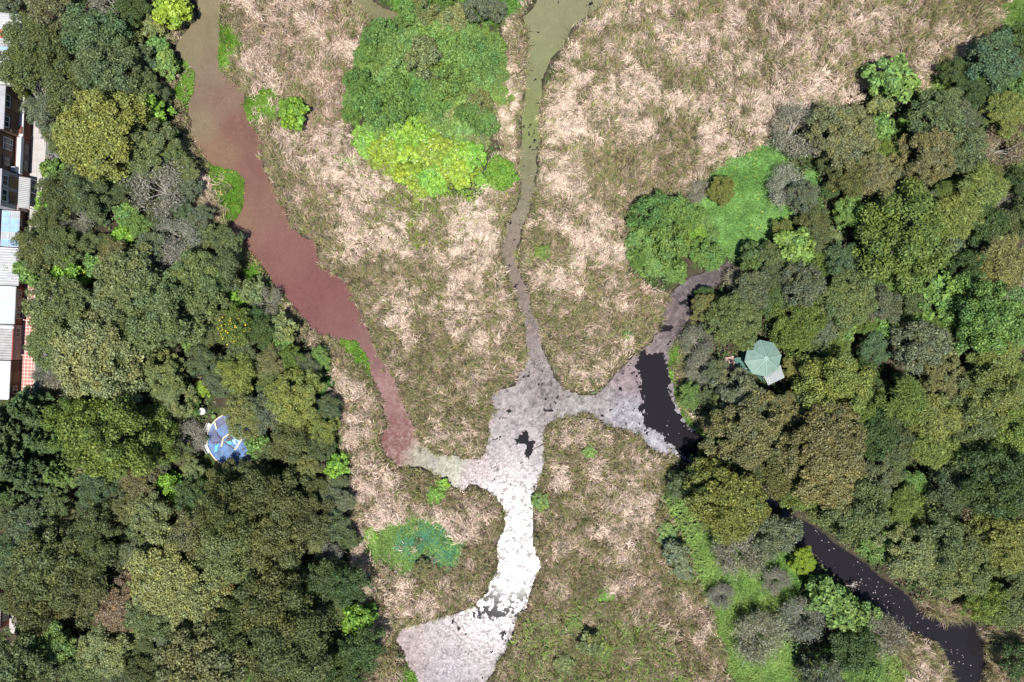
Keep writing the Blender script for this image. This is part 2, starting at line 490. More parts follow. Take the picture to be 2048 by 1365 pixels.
DARK = [PG([(1278,708),(1332,700),(1338,760),(1345,800),(1362,838),(1392,866),(1480,925),(1440,950),(1390,930),(1345,905),(1325,880),(1300,850),(1282,815),(1270,780),(1276,740)]),
        PG([(1372,600),(1400,580),(1410,590),(1385,612),(1362,610)])]
HOLES = [(1050,868,6,10),(1046,885,16,9),(1055,905,7,10),(1040,875,5,4),(1040,1055,22,11),(1018,824,5,3),(1092,800,7,4),(1025,1175,9,14),(1040,1195,7,10),(1000,1230,12,6),(1325,655,16,6)]
cell = 0.135
xs = np.arange(-46, 31, cell); ys = np.arange(-48, 47.5, cell)
FX, FY = np.meshgrid(xs, ys, indexing='ij')
fs = lut(SDF, FX, FY)
keep = fs < 0.12
n_f = fbm(FX, FY, 1.3, 61, 4)
n_s = fbm(FX, FY, 0.35, 67, 2)
dk = np.full(FX.shape, 1e9)
for d in DARK:
    dk = np.minimum(dk, poly_sdf(d, FX, FY))
# the edge of the dark pool frays into ever smaller rafts
fray = dk + .1 + (n_f - .5) * 1.9 + (n_s - .5) * 1.5
east = sstep(0, 3, dk) < 1
keep &= ~(fray < 0.0)
for (u, v, a, bb) in HOLES:
    hx, hy, _ = P(u, v)
    rr = np.sqrt(((FX - hx) / (a / PXM)) ** 2 + ((FY - hy) / (bb / PXM)) ** 2)
    keep &= ~(rr + (n_f - .5) * 2.6 + (n_s - .5) * 1.0 < 1.0)
# loose texture in the glinting reach and the junction: small gaps
hx, hy, _ = P(1010, 1205)
loose = np.exp(-(((FX - hx) / 4.2) ** 2 + ((FY - hy) / 4.6) ** 2))
gap0 = np.where(FX < P(900, 0)[0], .1, .30)
keep &= ~((n_s * .6 + n_f * .5) < gap0 + 0.29 * loose)
hx, hy, _ = P(1105, 800)
loose2 = np.exp(-(((FX - hx) / 2.2) ** 2 + ((FY - hy) / 1.2) ** 2))
keep &= ~((n_s * .6 + n_f * .5) < gap0 + 0.18 * loose2)
# the lower right stream is open water with only drifting specks
sx = PG(W_STREAM); strm = inside(sx, FX, FY) & ~inside(PG(W_POOL), FX, FY)
keep &= ~strm
cm = keep[:-1, :-1]
ii = np.arange(FX.size).reshape(FX.shape)
q = np.stack([ii[:-1, :-1], ii[1:, :-1], ii[1:, 1:], ii[:-1, 1:]], -1)[cm]
used, inv = np.unique(q.ravel(), return_inverse=True)
jit = RNG.uniform(-.045, .045, (len(used), 2))
fx_, fy_ = FX.ravel()[used], FY.ravel()[used]
fc = idw(FERN_CTRL, fx_, fy_, 3.5)
fc *= np.where(fx_ < P(850, 0)[0], 1, 0)[:, None] * (np.array([.69, .66, .605]) - .62) + .62
fc *= (0.88 + 0.24 * fbm(fx_, fy_, 2.2, 71, 4))[:, None]
# darker drift lines on the film of the left channel
wx = fx_ + (fbm(fx_, fy_, 8, 73, 2) - .5) * 9
ln = fbm(wx * 4.0 + fy_ * .5, fy_ * 0.35, 3.0, 77, 3)
fc *= (1 - 0.07 * sstep(.6, .78, ln))[:, None]
# in the still junction the fronds lie in loose flakes: pale, dull, wet ones side by side
sp_amt = np.clip(idw([(415,0,.10),(560,480,.08),(700,650,.10),(790,860,.3),(900,940,.9),(1100,50,.15),(1055,300,.2),(1030,560,.35),(1075,700,.7),(1040,820,1),(1100,790,1.2),(1250,820,1.2),(1300,720,.8),(1350,620,.8),(1430,545,.6),(1020,1000,1),(1020,1200,1),(900,1300,1)], fx_, fy_, 3)[:, 0], 0, 1.2)
flk = RNG.normal(0, 1, len(fx_)) * .55 + (fbm(fx_, fy_, .42, 131, 2) - .5) * 3.2
fc *= np.clip(1 + sp_amt * (.30 * flk - .06), .35, 1.9)[:, None]
frough = .15 + .30 * sstep(-.35, .5, RNG.normal(0, .6, len(fx_)) + (fbm(fx_, fy_, .5, 137, 2) - .5) * 3) * np.clip(sp_amt + .2, 0, 1)
fc = np.concatenate([fc, frough[:, None]], 1)
V = np.stack([fx_ + jit[:, 0], fy_ + jit[:, 1], 0.016 + RNG.normal(0, .0022, len(used))], -1)
m, nt, b = nodes_of('floating_fern')
at = mk(nt, 'ShaderNodeAttribute', attribute_name='col')
sp = noise(nt, 10.0, 6, 0.95)
c = mixrgb(nt, 'MULTIPLY', 1.0, at.outputs['Color'], ramp(nt, sp, [(0.33, 0.55), (0.5, 0.98), (0.68, 1.5)]))
nt.links.new(c, b.inputs['Base Color'])
nt.links.new(at.outputs['Alpha'], b.inputs['Roughness'])
b.inputs['Specular IOR Level'].default_value = 0.21
bp = mk(nt, 'ShaderNodeBump'); bp.inputs['Strength'].default_value = 0.05; bp.inputs['Distance'].default_value = 0.02
nt.links.new(noise(nt, 9.0, 5, 0.8), bp.inputs['Height']); nt.links.new(bp.outputs[0], b.inputs['Normal'])
M_FERN = m
o = link('floating_fern', new_mesh('floating_fern', V, inv, np.full(len(q), 4), {'col': fc}), M_FERN)
tag(o, 'pink to olive and grey carpet of tiny floating ferns on the channels', 'floating fern', kind='stuff')

# drifting specks on the open dark water
pts = []
for poly, n, near in ((W_STREAM, 320, 0.9), (W_POOL, 24, 1.0)):
    pg = PG(poly); lo = pg.min(0); hi = pg.max(0)
    t = RNG.uniform(lo, hi, (n * 12, 2))
    s = lut(SDF, t[:, 0], t[:, 1]); ok = inside(pg, t[:, 0], t[:, 1]) & (s < -0.05)
    cl = fbm(t[:, 0], t[:, 1], 3.0, 83, 3)
    ok &= RNG.random(len(t)) < (sstep(.5, .7, cl) * .9 + .012 + .5 * sstep(-0.8, 0, s))
    pts.append(t[ok][:n])
pts = np.concatenate(pts)
def flat_bits(pts, smin, smax, z, colfn):
    n = len(pts); k = 6
    ang = RNG.uniform(0, 2 * math.pi, n)[:, None] + np.arange(k) * 2 * math.pi / k
    r = RNG.uniform(smin, smax, n)[:, None] ** 1.0 * RNG.uniform(.55, 1.2, (n, k))
    V = np.stack([pts[:, :1] + np.cos(ang) * r, pts[:, 1:2] + np.sin(ang) * r, np.full((n, k), z) + RNG.uniform(0, .004, (n, 1))], -1).reshape(-1, 3)
    cc = np.repeat(colfn(n), k, 0)
    return new_mesh('bits', V, np.arange(n * k), np.full(n, k), {'col': cc})
me = flat_bits(pts, .02, .11, .02, lambda n: np.array([.30, .25, .24]) * RNG.uniform(.5, 1.2, (n, 1)))
o = link('floating_debris', me, attr_mat('debris', 0, .6, 6, .3))
tag(o, 'scattered pale specks of plant debris drifting on the dark stream', 'floating debris', kind='stuff')

# ------------------------------------------------------------------ blades (reeds, grass, sedge)
def blades_mesh(name, bx, by, bz, L, W, ang, lean, col, tipcol=None):
    """each blade: base quad then tip triangle, bending over as it leans"""
    n = len(bx)
    dx, dy = np.cos(ang), np.sin(ang)
    px, py = -dy, dx
    h1 = L * .5; l1 = lean * .7
    mx = bx + dx * h1 * np.sin(l1); my = by + dy * h1 * np.sin(l1); mz = bz + h1 * np.cos(l1)
    l2 = np.minimum(lean * 1.35, 1.75)
    tx = mx + dx * h1 * np.sin(l2); ty = my + dy * h1 * np.sin(l2); tz = mz + h1 * np.cos(l2)
    tz = np.maximum(tz, bz + .04); mz = np.maximum(mz, bz + .05)
    hw = W / 2
    V = np.empty((n, 5, 3), np.float32)
    V[:, 0] = np.stack([bx + px * hw, by + py * hw, bz], -1)
    V[:, 1] = np.stack([bx - px * hw, by - py * hw, bz], -1)
    V[:, 2] = np.stack([mx - px * hw, my - py * hw, mz], -1)
    V[:, 3] = np.stack([mx + px * hw, my + py * hw, mz], -1)
    V[:, 4] = np.stack([tx, ty, tz], -1)
    base = np.arange(n)[:, None] * 5
    loops = (base + np.array([0, 1, 2, 3, 3, 2, 4])).ravel()
    counts = np.tile([4, 3], n)
    C = np.repeat(col[:, None, :], 5, 1)
    if tipcol is not None:
        C[:, 4] = tipcol
    return new_mesh(name, V.reshape(-1, 3), loops, counts, {'col': C.reshape(-1, 3)})

# greenness, paleness (lodged straw) and brownness of the reeds, by place in the photo
REED_CTRL = [ # u, v, green, pale, brown
    (480,40,.25,.25,.6),(560,60,.15,.35,.7),(640,30,.15,.4,.5),(660,90,.1,.5,.5),(560,130,.12,.35,.7),(650,200,.1,.25,.95),(620,250,.12,.3,.9),(540,290,.55,.3,.4),
    (600,300,.15,.85,.3),(660,300,.2,.85,.3),(560,350,.65,.2,.3),(620,380,.6,.25,.3),(700,350,.15,.85,.2),(700,420,.35,.6,.2),(760,400,.4,.6,.2),(600,450,.7,.2,.3),(850,430,.6,.5,.1),(960,450,.15,.95,.1),(920,480,.2,.9,.1),
    (700,500,.4,.7,.1),(760,480,.45,.7,.1),(800,470,.6,.6,.1),(650,520,.8,.1,.2),(740,540,.7,.2,.2),(830,560,.4,.5,.4),(900,580,.4,.5,.3),(980,520,.2,.9,.1),(990,600,.5,.4,.3),(700,590,.75,.25,.1),(780,630,.45,.6,.3),
    (860,650,.5,.5,.4),(960,680,.35,.55,.5),(1020,650,.45,.5,.3),(760,700,.6,.4,.3),(840,740,.75,.1,.4),(900,720,.55,.35,.4),(1000,730,.5,.5,.3),(820,800,.75,.15,.4),(880,810,.45,.75,.2),(940,800,.6,.4,.3),(900,870,.5,.7,.1),(950,890,.65,.5,.1),
    (1000,100,.5,.5,.2),(1010,200,.35,.8,.2),(1000,290,.35,.8,.1),(1020,400,.5,.5,.2),
    (1180,60,.6,.3,.2),(1130,180,.3,.95,0),(1200,100,.5,.5,.2),(1250,60,.45,.4,.3),(1110,220,.2,1,0),(1180,190,.3,.95,0),(1270,180,.4,.8,.1),(1300,110,.45,.6,.3),(1400,50,.3,.3,.7),(1400,150,.35,.55,.5),(1500,60,.3,.4,.6),(1500,160,.3,.5,.6),
    (1600,40,.25,.45,.8),(1600,130,.25,.55,.7),(1700,60,.35,.5,.6),(1700,140,.3,.55,.6),(1800,50,.5,.4,.5),(1850,110,.45,.45,.5),(1940,40,.6,.35,.3),(1550,230,.25,.9,.2),(1450,250,.3,.75,.3),(1350,200,.35,.7,.3),(1120,270,.3,.95,0),(1200,260,.4,.7,.3),
    (1290,250,.35,.6,.4),(1220,330,.55,.15,.7),(1300,320,.65,.15,.6),(1200,370,.6,.1,.6),(1350,310,.45,.4,.5),(1110,340,.25,.95,0),(1120,430,.2,.9,.3),(1260,380,.6,.2,.5),(1180,430,.25,.75,.4),(1090,510,.8,.15,.1),(1080,470,.6,.4,.1),
    (1110,550,.3,.95,0),(1180,500,.2,.75,.5),(1200,560,.25,.6,.6),(1100,600,.6,.4,.2),(1170,620,.45,.45,.5),(1250,600,.35,.5,.6),(1290,600,.6,.15,.5),(1260,660,.6,.35,.3),(1140,680,.5,.5,.3),(1200,700,.4,.45,.5),(1150,740,.5,.7,.1),(1180,780,.55,.6,.1),
    (1110,870,.6,.5,.2),(1160,860,.5,.5,.3),(1200,890,.4,.55,.4),(1180,900,.65,.3,.1),(1270,890,.45,.4,.4),(1100,960,.5,.5,.2),(1110,1010,.75,.3,.1),(1180,960,.5,.45,.35),(1260,960,.45,.5,.3),(1290,930,.3,.95,0),(1270,1010,.15,1,0),(1200,1020,.5,.45,.4),(1330,960,.7,.2,.2),(1330,1010,.75,.2,.2),
    (1120,1080,.45,.55,.3),(1200,1080,.45,.5,.4),(1270,1070,.45,.5,.5),(1340,1080,.75,.15,.2),(1350,1130,.7,.15,.3),(1110,1150,.5,.45,.4),(1180,1160,.5,.35,.5),(1260,1150,.4,.35,.6),(1330,1180,.4,.3,.7),(1380,1180,.5,.25,.6),(1080,1240,.65,.2,.5),(1150,1240,.75,.1,.4),(1200,1280,.8,.1,.4),(1270,1230,.5,.2,.6),
    (1300,1280,.45,.25,.7),(1370,1260,.5,.2,.6),(1100,1320,.65,.2,.5),(1170,1340,.75,.15,.4),(1280,1340,.65,.2,.5),(1380,1340,.5,.3,.5),(1430,1320,.5,.3,.6),
    (700,770,.15,.6,.6),(720,850,.15,.65,.6),(740,800,.3,.4,.6),(720,920,.25,.6,.5),(760,960,.1,.65,.6),(780,1000,.1,.6,.7),(840,960,.8,.1,.3),(880,980,.8,.1,.3),(910,1000,.45,.3,.6),(950,1010,.35,.3,.8),(960,1050,.15,.65,.7),(920,1040,.15,.7,.6),(970,1100,.35,.4,.7),
    (720,1010,.1,.7,.6),(740,1150,.15,.7,.6),(760,1180,.15,.65,.6),(800,1190,.25,.5,.6),(860,1180,.6,.4,.3),(920,1180,.6,.4,.4),(880,1210,.5,.3,.6),(780,1230,.15,.7,.6),(790,1330,.6,.3,.6),
    (350,100,.6,.3,.3),(370,160,.5,.4,.4),(380,250,.6,.4,.3),(390,310,.4,.6,.3),(440,400,.4,.4,.5),(480,470,.8,.2,.2),(500,510,.8,.2,.2),(590,620,.6,.5,.2),(640,690,.4,.4,.6),(690,720,.5,.3,.5),
    (1880,1225,.35,.2,.9),(2000,1300,.5,.3,.8),(1800,1300,.6,.4,.5),(1860,1310,.3,.8,.4),(1350,760,.8,.3,.1)]
PALE = np.array([.69, .55, .445]); STRAW = np.array([.46, .345, .25]); BROWN = np.array([.30, .20, .135])
REEDG = np.array([.225, .265, .085]); REEDD = np.array([.118, .160, .048]); YELG = np.array([.34, .33, .095])

def reed_bed(name, poly, label, cat='reeds', dens=7.2, per=16, hmul=1.0, seed=0, fixed=None):
    rng = np.random.default_rng(100 + seed)
    lo = poly.min(0) - 1; hi = poly.max(0) + 1
    lo = np.maximum(lo, [-71, -48.5]); hi = np.minimum(hi, [71, 48.5])
    nt_ = int((hi[0] - lo[0]) * (hi[1] - lo[1]) * dens)
    t = rng.uniform(lo, hi, (nt_, 2))
    x, y = t[:, 0], t[:, 1]
    jx = x + (fbm(x, y, 3, 41) - .5) * 2.4; jy = y + (fbm(x, y, 3, 47) - .5) * 2.4
    s = lut(SDF, x, y)
    ok = inside(poly, jx, jy) & ((s > 0.05 - .3 * rng.random(nt_)) | ((s > -.9) & (rng.random(nt_) < .05))) & ((cls_at(x, y) < 2) | (rng.random(nt_) < np.where(cls_at(x, y) == 3, .08, .03)))
    x, y, s = x[ok], y[ok], s[ok]; n = len(x)
    ctl = idw(REED_CTRL, x, y, 4.0) if fixed is None else np.tile(np.array(fixed, float), (n, 1))
    nz = fbm(x, y, 2.3, 91, 4); nz2 = fbm(x, y, 0.9, 97, 3); nz3 = fbm(x, y, 6.0, 103, 3)
    green = np.clip(ctl[:, 0] * .8 + .05 + (nz - .5) * 1.1 + (nz2 - .5) * 1.1, 0, 1)
    green = np.maximum(green, .75 * (1 - sstep(.3, 1.7, s)))         # greener at the water's edge
    pale = np.clip(ctl[:, 1] - (nz - .5) * 1.0 + (nz3 - .5) * 0.4 - (nz2 - .5) * .9, 0, 1)
    brown = np.clip(ctl[:, 2] + (nz3 - .5) * 0.9, 0, 1)
    mat_ = sstep(.40, .70, pale) * (1 - sstep(.5, .95, green) * .6)     # lodged mats
    flow = (fbm(x, y, 9, 107, 3) * 3.2 + nz2 * 1.3) * 2 * math.pi
    gr_t = rng.random(n) < np.clip(green * 1.22 - .08 * pale, 0.05, .97)   # is this tuft green?
    # blades of each tuft
    k = per
    jit_ = np.repeat(np.where(gr_t, .16, .30), k)
    X = np.repeat(x, k) + rng.normal(0, 1, n * k) * jit_; Y = np.repeat(y, k) + rng.normal(0, 1, n * k) * jit_
    M = np.repeat(mat_, k); G = np.repeat(gr_t, k); BRN = np.repeat(brown, k); PL = np.repeat(pale, k)
    tone = np.repeat(np.clip(rng.normal(1, .24, n), .4, 1.6), k)
    spread = np.where(G, 1.1, np.where(M > .5, .42, .8))
    ang = np.repeat(flow + rng.normal(0, .3, n), k) + rng.normal(0, 1, n * k) * spread
    Z = np.maximum(land_z(X, Y), -.15)
    Z = Z + M * rng.uniform(.0, .75, n * k) * np.repeat(sstep(.2, 1.0, s), k)      # lodged straw lies on older straw
    lean = np.where(G, rng.normal(.55, .28, n * k), rng.normal(.85, .3, n * k) + M * .45)
    lean = np.clip(np.abs(lean), .1, 1.5)
    hgt = np.repeat(np.clip(rng.normal(1.0, .22, n), .5, 1.6), k) * hmul
    L = hgt * np.where(G, rng.uniform(.7, 1.5, n * k), rng.uniform(.4, .95, n * k))
    L = L * np.repeat(.72 + .28 * sstep(.1, 1.3, s), k)
    W = np.where(G, rng.uniform(.03, .065, n * k), rng.uniform(.03, .075, n * k))
    u = rng.random(n * k)[:, None]; u2 = rng.random(n * k)[:, None]
    dry = STRAW * (1 - BRN[:, None] * .75) + BROWN * BRN[:, None] * .75
    dry = dry * (1 - u * .0) * (.7 + .55 * u2)
    dry = np.where(rng.random((n * k, 1)) < (PL[:, None] * .85 + .05), PALE * (.72 + .42 * u), dry)
    gcol = np.where(u < .55, REEDG, np.where(u < .82, REEDD, YELG)) * (.7 + .6 * u2)
    gcol = np.where(rng.random((n * k, 1)) < .38, STRAW * (.7 + .5 * u), gcol)
    col = np.where(G[:, None], gcol, dry) * tone[:, None]
    tip = np.where(G[:, None] & (u < .5), col * .6 + STRAW * .45, col * 1.04)
    o = link(name, blades_mesh(name, X, Y, Z, L, W, ang, lean, col, tip), M_BLADE)
    return tag(o, label, cat, kind='stuff')

reed_bed('reed_bed', R_ISLE, 'dry tan reed bed on the long island between the pink and narrow channels', seed=1)
reed_bed('reed_bed', R_EAST, 'wide pale reed bed right of the narrow channel, reaching the top edge', seed=2)
reed_bed('reed_bed', R_SOUTH, 'brown and green reed bed right of the glinting water, at the bottom edge', seed=3)
reed_bed('reed_bed', R_WEST, 'brownish reed bed around the round green clearing, left of the glinting water', seed=4)
reed_bed('reed_fringe', R_BANK, 'narrow grassy reed fringe along the left bank of the pink channel', seed=5, hmul=.95)
reed_bed('sedge_bank', R_SEDGE_A, 'drooping brown sedge overhanging the bend of the dark stream', 'sedge', dens=7, seed=6, hmul=1.5)
reed_bed('sedge_bank', R_SEDGE_B, 'brown green sedge bank in the bottom right corner', 'sedge', seed=7, hmul=1.4)
reed_bed('sedge_bank', R_SEDGE_C, 'tan and green sedge bank below the dark stream at the bottom edge', 'sedge', seed=8)
reed_bed('sedge_bank', R_EDGE_POOL, 'thin yellow green grass rim on the right side of the dark pool', 'sedge', seed=9, hmul=.7)

def grass_patch(name, polys, label, base, alt, dens=75, h=.28, seed=0, yellow=0.0, leafy=.5):
    rng = np.random.default_rng(300 + seed)
    A = []
    for poly in polys:
        lo = np.maximum(poly.min(0) - 1, [-71, -48.5]); hi = np.minimum(poly.max(0) + 1, [71, 48.5])
        if (hi <= lo).any(): continue
        t = rng.uniform(lo, hi, (int((hi[0] - lo[0]) * (hi[1] - lo[1]) * dens), 2))
        jx = t[:, 0] + (fbm(t[:, 0], t[:, 1], 3, 41) - .5) * 2.4; jy = t[:, 1] + (fbm(t[:, 0], t[:, 1], 3, 47) - .5) * 2.4
        s = lut(SDF, t[:, 0], t[:, 1])
        A.append(t[inside(poly, jx + rng.normal(0, .6, len(t)), jy + rng.normal(0, .6, len(t))) & (s > -.25)])
    t = np.concatenate(A); x, y = t[:, 0], t[:, 1]; n = len(x)
    nz = fbm(x, y, 3.2, 111 + seed, 4); nz2 = fbm(x, y, 1.0, 117 + seed, 3)
    col = np.array(base) * (1 - nz[:, None]) + np.array(alt) * nz[:, None]
    col = col * (.55 + .9 * nz2[:, None]) * rng.uniform(.65, 1.35, (n, 1))
    if yellow:
        col = np.where(rng.random((n, 1)) < yellow, np.array([.55, .5, .05]), col)
    hh = h * (.5 + 1.1 * nz2) * rng.uniform(.6, 1.4, n)
    ang = rng.uniform(0, 2 * math.pi, n) * .5 + nz * 9
    me = blades_mesh(name, x, y, np.maximum(land_z(x, y), .01), hh, rng.uniform(.05, .11, n) * (1 + leafy), ang, rng.uniform(.7, 1.35, n), col)
    return tag(link(name, me, M_BLADE), label, 'grass' if 'grass' in name or 'meadow' in name else 'water plants', kind='stuff')

grass_patch('meadow_grass', [G_EAST], 'bright green meadow above the dark pool, between reeds and wood', (.11,.235,.055), (.15,.275,.07), 95, .3, 1, .006, .8)
grass_patch('meadow_grass', [G_SOUTH, G_SE], 'bright green grass strip below the round yellow olive tree', (.105,.22,.045), (.20,.26,.06), 85, .3, 2)
grass_patch('meadow_grass', [G_RING], 'round green clearing inside the brown reeds', (.17,.255,.055), (.13,.25,.07), 85, .3, 3)
grass_patch('low_water_grass', [PG([(790,1085),(845,1050),(905,1072),(918,1112),(870,1136),(815,1124)])], 'bluish green growth in the middle of the round clearing', (.06,.20,.11), (.09,.25,.15), 110, .3, 7)
grass_patch('weed_grass', [PG([(715,290),(960,330),(970,420),(920,480),(800,500),(740,440)])], 'thin lime green weeds spreading through the reeds below the lime bushes', (.24,.33,.035), (.19,.28,.05), 15, .9, 8, 0, .9)
grass_patch('weed_grass', [PG([(1040,1260),(1120,1210),(1250,1200),(1330,1280),(1400,1400),(1000,1400)])], 'mixed green weeds growing through the lowest reeds', (.13,.23,.05), (.20,.28,.06), 13, .95, 9, 0, .9)
grass_patch('weed_grass', [PG([(1320,940),(1400,1010),(1380,1090),(1420,1200),(1360,1180),(1330,1080)])], 'leafy green weeds between the lower reed bed and the grass strip', (.12,.2,.05), (.17,.25,.06), 26, .8, 10, 0, .9)
grass_patch('meadow_grass', [G_NORTH], 'green grass around the creek at the top edge', (.06,.16,.02), (.10,.2,.03), 70, .3, 4)
grass_patch('meadow_grass', [G_NE, G_NE2], 'light green grass at the upper right end of the reed bed', (.09,.17,.03), (.13,.18,.04), 70, .35, 5)
grass_patch('meadow_grass', [G_FLANK], 'green grass between the left wood and the tan reed strip', (.04,.12,.03), (.06,.17,.03), 80, .4, 6)
mat_names = ['green pennywort mat under the upper left bank, nearest the top', 'rounded green pennywort bulge in the left bank of the pink channel',
             'small green pennywort mat against the island at the top', 'green pennywort mat on the island side beside the round bright bush',
             'long narrow bright green pennywort strip along the left bank', 'small rounded green pennywort mat where the pink channel narrows',
             'small green pennywort mat at the bottom edge beside the glinting channel', 'thin green pennywort rim along the right side of the dark pool']
for i, (pm, lb) in enumerate(zip(P_MATS, mat_names)):
    grass_patch('pennywort_mat', [pm], lb, (.085,.19,.018), (.125,.23,.03), 130, .2, 10 + i, .012, 1.2)

# undergrowth: low leaves all over the shaded woodland floor
n = 190000
t = RNG.uniform([-71, -48.5], [71, 48.5], (n, 2))
x, y = t[:, 0], t[:, 1]
cl = fbm(x, y, 2.2, 121, 4)
ok = (cls_at(x, y) == 0) & (lut(SDF, x, y) > .1) & (RNG.random(n) < .25 + sstep(.35, .6, cl))
x, y, cl = x[ok], y[ok], cl[ok]; n = len(x)
hz = land_z(x, y) + np.maximum(0, (cl - .42)) * 4.5 * RNG.uniform(.4, 1.1, n) + .06
HARD = [PG([(-60,-60),(112,-60),(108,480),(95,800),(90,1400),(-60,1400)]), ]
keepm = np.ones(n, bool)
for hpoly in HARD: keepm &= ~inside(hpoly, x, y)
px_, py_, _ = P(470, 878); keepm &= (x - px_) ** 2 + (y - py_) ** 2 > 4.4 ** 2
px_, py_, _ = P(1520, 725); keepm &= (x - px_) ** 2 + (y - py_) ** 2 > 3.0 ** 2
x, y, cl, hz = x[keepm], y[keepm], cl[keepm], hz[keepm]; n = len(x)

def leaves_arrays(pos, nrm, size, aspect, rng):
    """rhombic leaves: pos (n,3), nrm (n,3), size (n,), aspect w/l"""
    n = len(pos)
    nrm = nrm / (np.linalg.norm(nrm, axis=1, keepdims=True) + 1e-9)
    r = rng.normal(size=(n, 3))
    a = np.cross(nrm, r); a /= (np.linalg.norm(a, axis=1, keepdims=True) + 1e-9)
    b = np.cross(nrm, a)
    s = size[:, None]
    V = np.stack([pos - a * s * .5, pos + b * s * aspect * .5 - a * s * .06, pos + a * s * .5, pos - b * s * aspect * .5 - a * s * .06], 1)
    return V.reshape(-1, 3)

nr = RNG.normal(size=(n, 3)) * .45 + np.array([0, 0, 1.0])
V = leaves_arrays(np.stack([x, y, hz], -1), nr, RNG.uniform(.2, .42, n), .6, RNG)
ucol = np.where(RNG.random((n, 1)) < .72, np.array([.075, .13, .04]), np.array([.15, .125, .07])) * RNG.uniform(.5, 1.6, (n, 1))
o = link('undergrowth', new_mesh('undergrowth', V, np.arange(n * 4), np.full(n, 4), {'col': np.repeat(ucol, 4, 0)}), M_LEAF)
tag(o, 'shaded low leafy undergrowth between the woodland crowns', 'undergrowth', kind='stuff')
# ------------------------------------------------------------------ tree prototypes
def lobes(rng, R, eq, top, n, lr, jit, flat=.5, rim=.35):
    i = np.arange(n)
    rad = np.sqrt((i + .5) / n) * (R - lr * .55)
    az = i * 2.39996 + rng.normal(0, .25, n)
    ph = rng.uniform(0, 6.28, 3)
    outl = 1 + .13 * np.sin(2 * az + ph[0]) + .11 * np.sin(3 * az + ph[1]) + .08 * np.sin(5 * az + ph[2])
    rad = rad * outl * rng.normal(1, .05, n)
    q = np.clip(rad / R, 0, 1)
    z = eq + (top - eq - lr) * np.clip(1 - q ** 2, 0, 1) ** flat + rng.normal(0, jit, n)
    for _ in range(3):                   # hollows between the main limbs
        pa, pr_ = rng.uniform(0, 6.28), R * rng.uniform(.3, .8)
        dd = (rad * np.cos(az) - pr_ * math.cos(pa)) ** 2 + (rad * np.sin(az) - pr_ * math.sin(pa)) ** 2
        z = z - (top - eq) * rng.uniform(.25, .6) * np.exp(-dd / (.24 * R) ** 2)
    c = np.stack([rad * np.cos(az), rad * np.sin(az), z], -1)
    # a second, lower ring so that the rim is closed and deep
    m = int(n * rim)
    a2 = rng.uniform(0, 6.28, m)
    o2 = 1 + .13 * np.sin(2 * a2 + ph[0]) + .11 * np.sin(3 * a2 + ph[1]) + .08 * np.sin(5 * a2 + ph[2])
    r2 = R * o2 * rng.uniform(.55, .9, m)
    c2 = np.stack([r2 * np.cos(a2), r2 * np.sin(a2), eq - rng.uniform(.0, .45, m) * (top - eq)], -1)
    c = np.concatenate([c, c2])
    r = lr * rng.uniform(.6, 1.35, len(c))
    return c, r

def crown_mesh(name, seed, R, eq, top, n, lr, jit, per, leaf, aspect, flat=.5, rim=.35, orient=.75, droop=0.0, lo=-.25, fill=.16):
    rng = np.random.default_rng(seed)
    c, r = lobes(rng, R, eq, top, n, lr, jit, flat, rim)
    k = len(c)
    cnt = np.maximum((per * (r / lr) ** 2), 8).astype(int)
    who = np.repeat(np.arange(k), cnt); N = len(who)
    d = rng.normal(size=(N, 3)); d /= np.linalg.norm(d, axis=1, keepdims=True)
    d[:, 2] = np.where(d[:, 2] < lo, -d[:, 2], d[:, 2])
    rr = r[who] * rng.uniform(.72, 1.1, N)
    rr = np.where(rng.random(N) < fill, r[who] * rng.uniform(.2, .75, N), rr)
    rr = np.where(rng.random(N) < .05, r[who] * rng.uniform(1.1, 1.4, N), rr)
    pos = c[who] + d * rr[:, None] * np.array([1, 1, .85])
    nr = d + rng.normal(size=(N, 3)) * orient + np.array([0, 0, .35])
    size = leaf * np.exp(rng.normal(0, .28, N))
    if droop:
        # long leaves that hang outwards from the clump
        a = d * np.array([1, 1, .35]) + rng.normal(size=(N, 3)) * .35 + np.array([0, 0, -droop])
        a /= np.linalg.norm(a, axis=1, keepdims=True)
        b = np.cross(a, nr); b /= np.linalg.norm(b, axis=1, keepdims=True) + 1e-9
        s = size[:, None]
        V = np.stack([pos - a * s * .5, pos + b * s * aspect * .5, pos + a * s * .5, pos - b * s * aspect * .5], 1).reshape(-1, 3)
    else:
        V = leaves_arrays(pos, nr, size, aspect, rng)
    var = np.stack([rng.random(N), np.clip(rng.normal(.5, .22, k)[who] + rng.normal(0, .1, N), 0, 1), np.zeros(N)], -1)
    me = new_mesh(name, V, np.arange(N * 4), np.full(N, 4), {'var': np.repeat(var, 4, 0)})
    me.materials.append(M_FOL)
    return me, c, r

def trunk_mesh(name, seed, eq, top, c, r0, mat, limbs=8):
    rng = random.Random(seed)
    mb = MB()
    p = [Vector((0, 0, -.3)), Vector((rng.uniform(-.15, .15), rng.uniform(-.15, .15), eq * .45)), Vector((rng.uniform(-.3, .3), rng.uniform(-.3, .3), eq * .8))]
    mb.path(p, [r0 * 1.25, r0, r0 * .8], 7)
    idx = list(range(len(c))); rng.shuffle(idx)
    for i in idx[:limbs]:
        e = Vector(c[i]) + Vector((0, 0, -.1))
        s = p[2] if rng.random() < .6 else p[1]
        md = s.lerp(e, .5) + Vector((rng.uniform(-.3, .3), rng.uniform(-.3, .3), rng.uniform(0, .4)))
        mb.path([s, md, e], [r0 * .55, r0 * .33, r0 * .12], 5)
    me = mb.mesh(name, True); me.materials.append(mat)
    return me

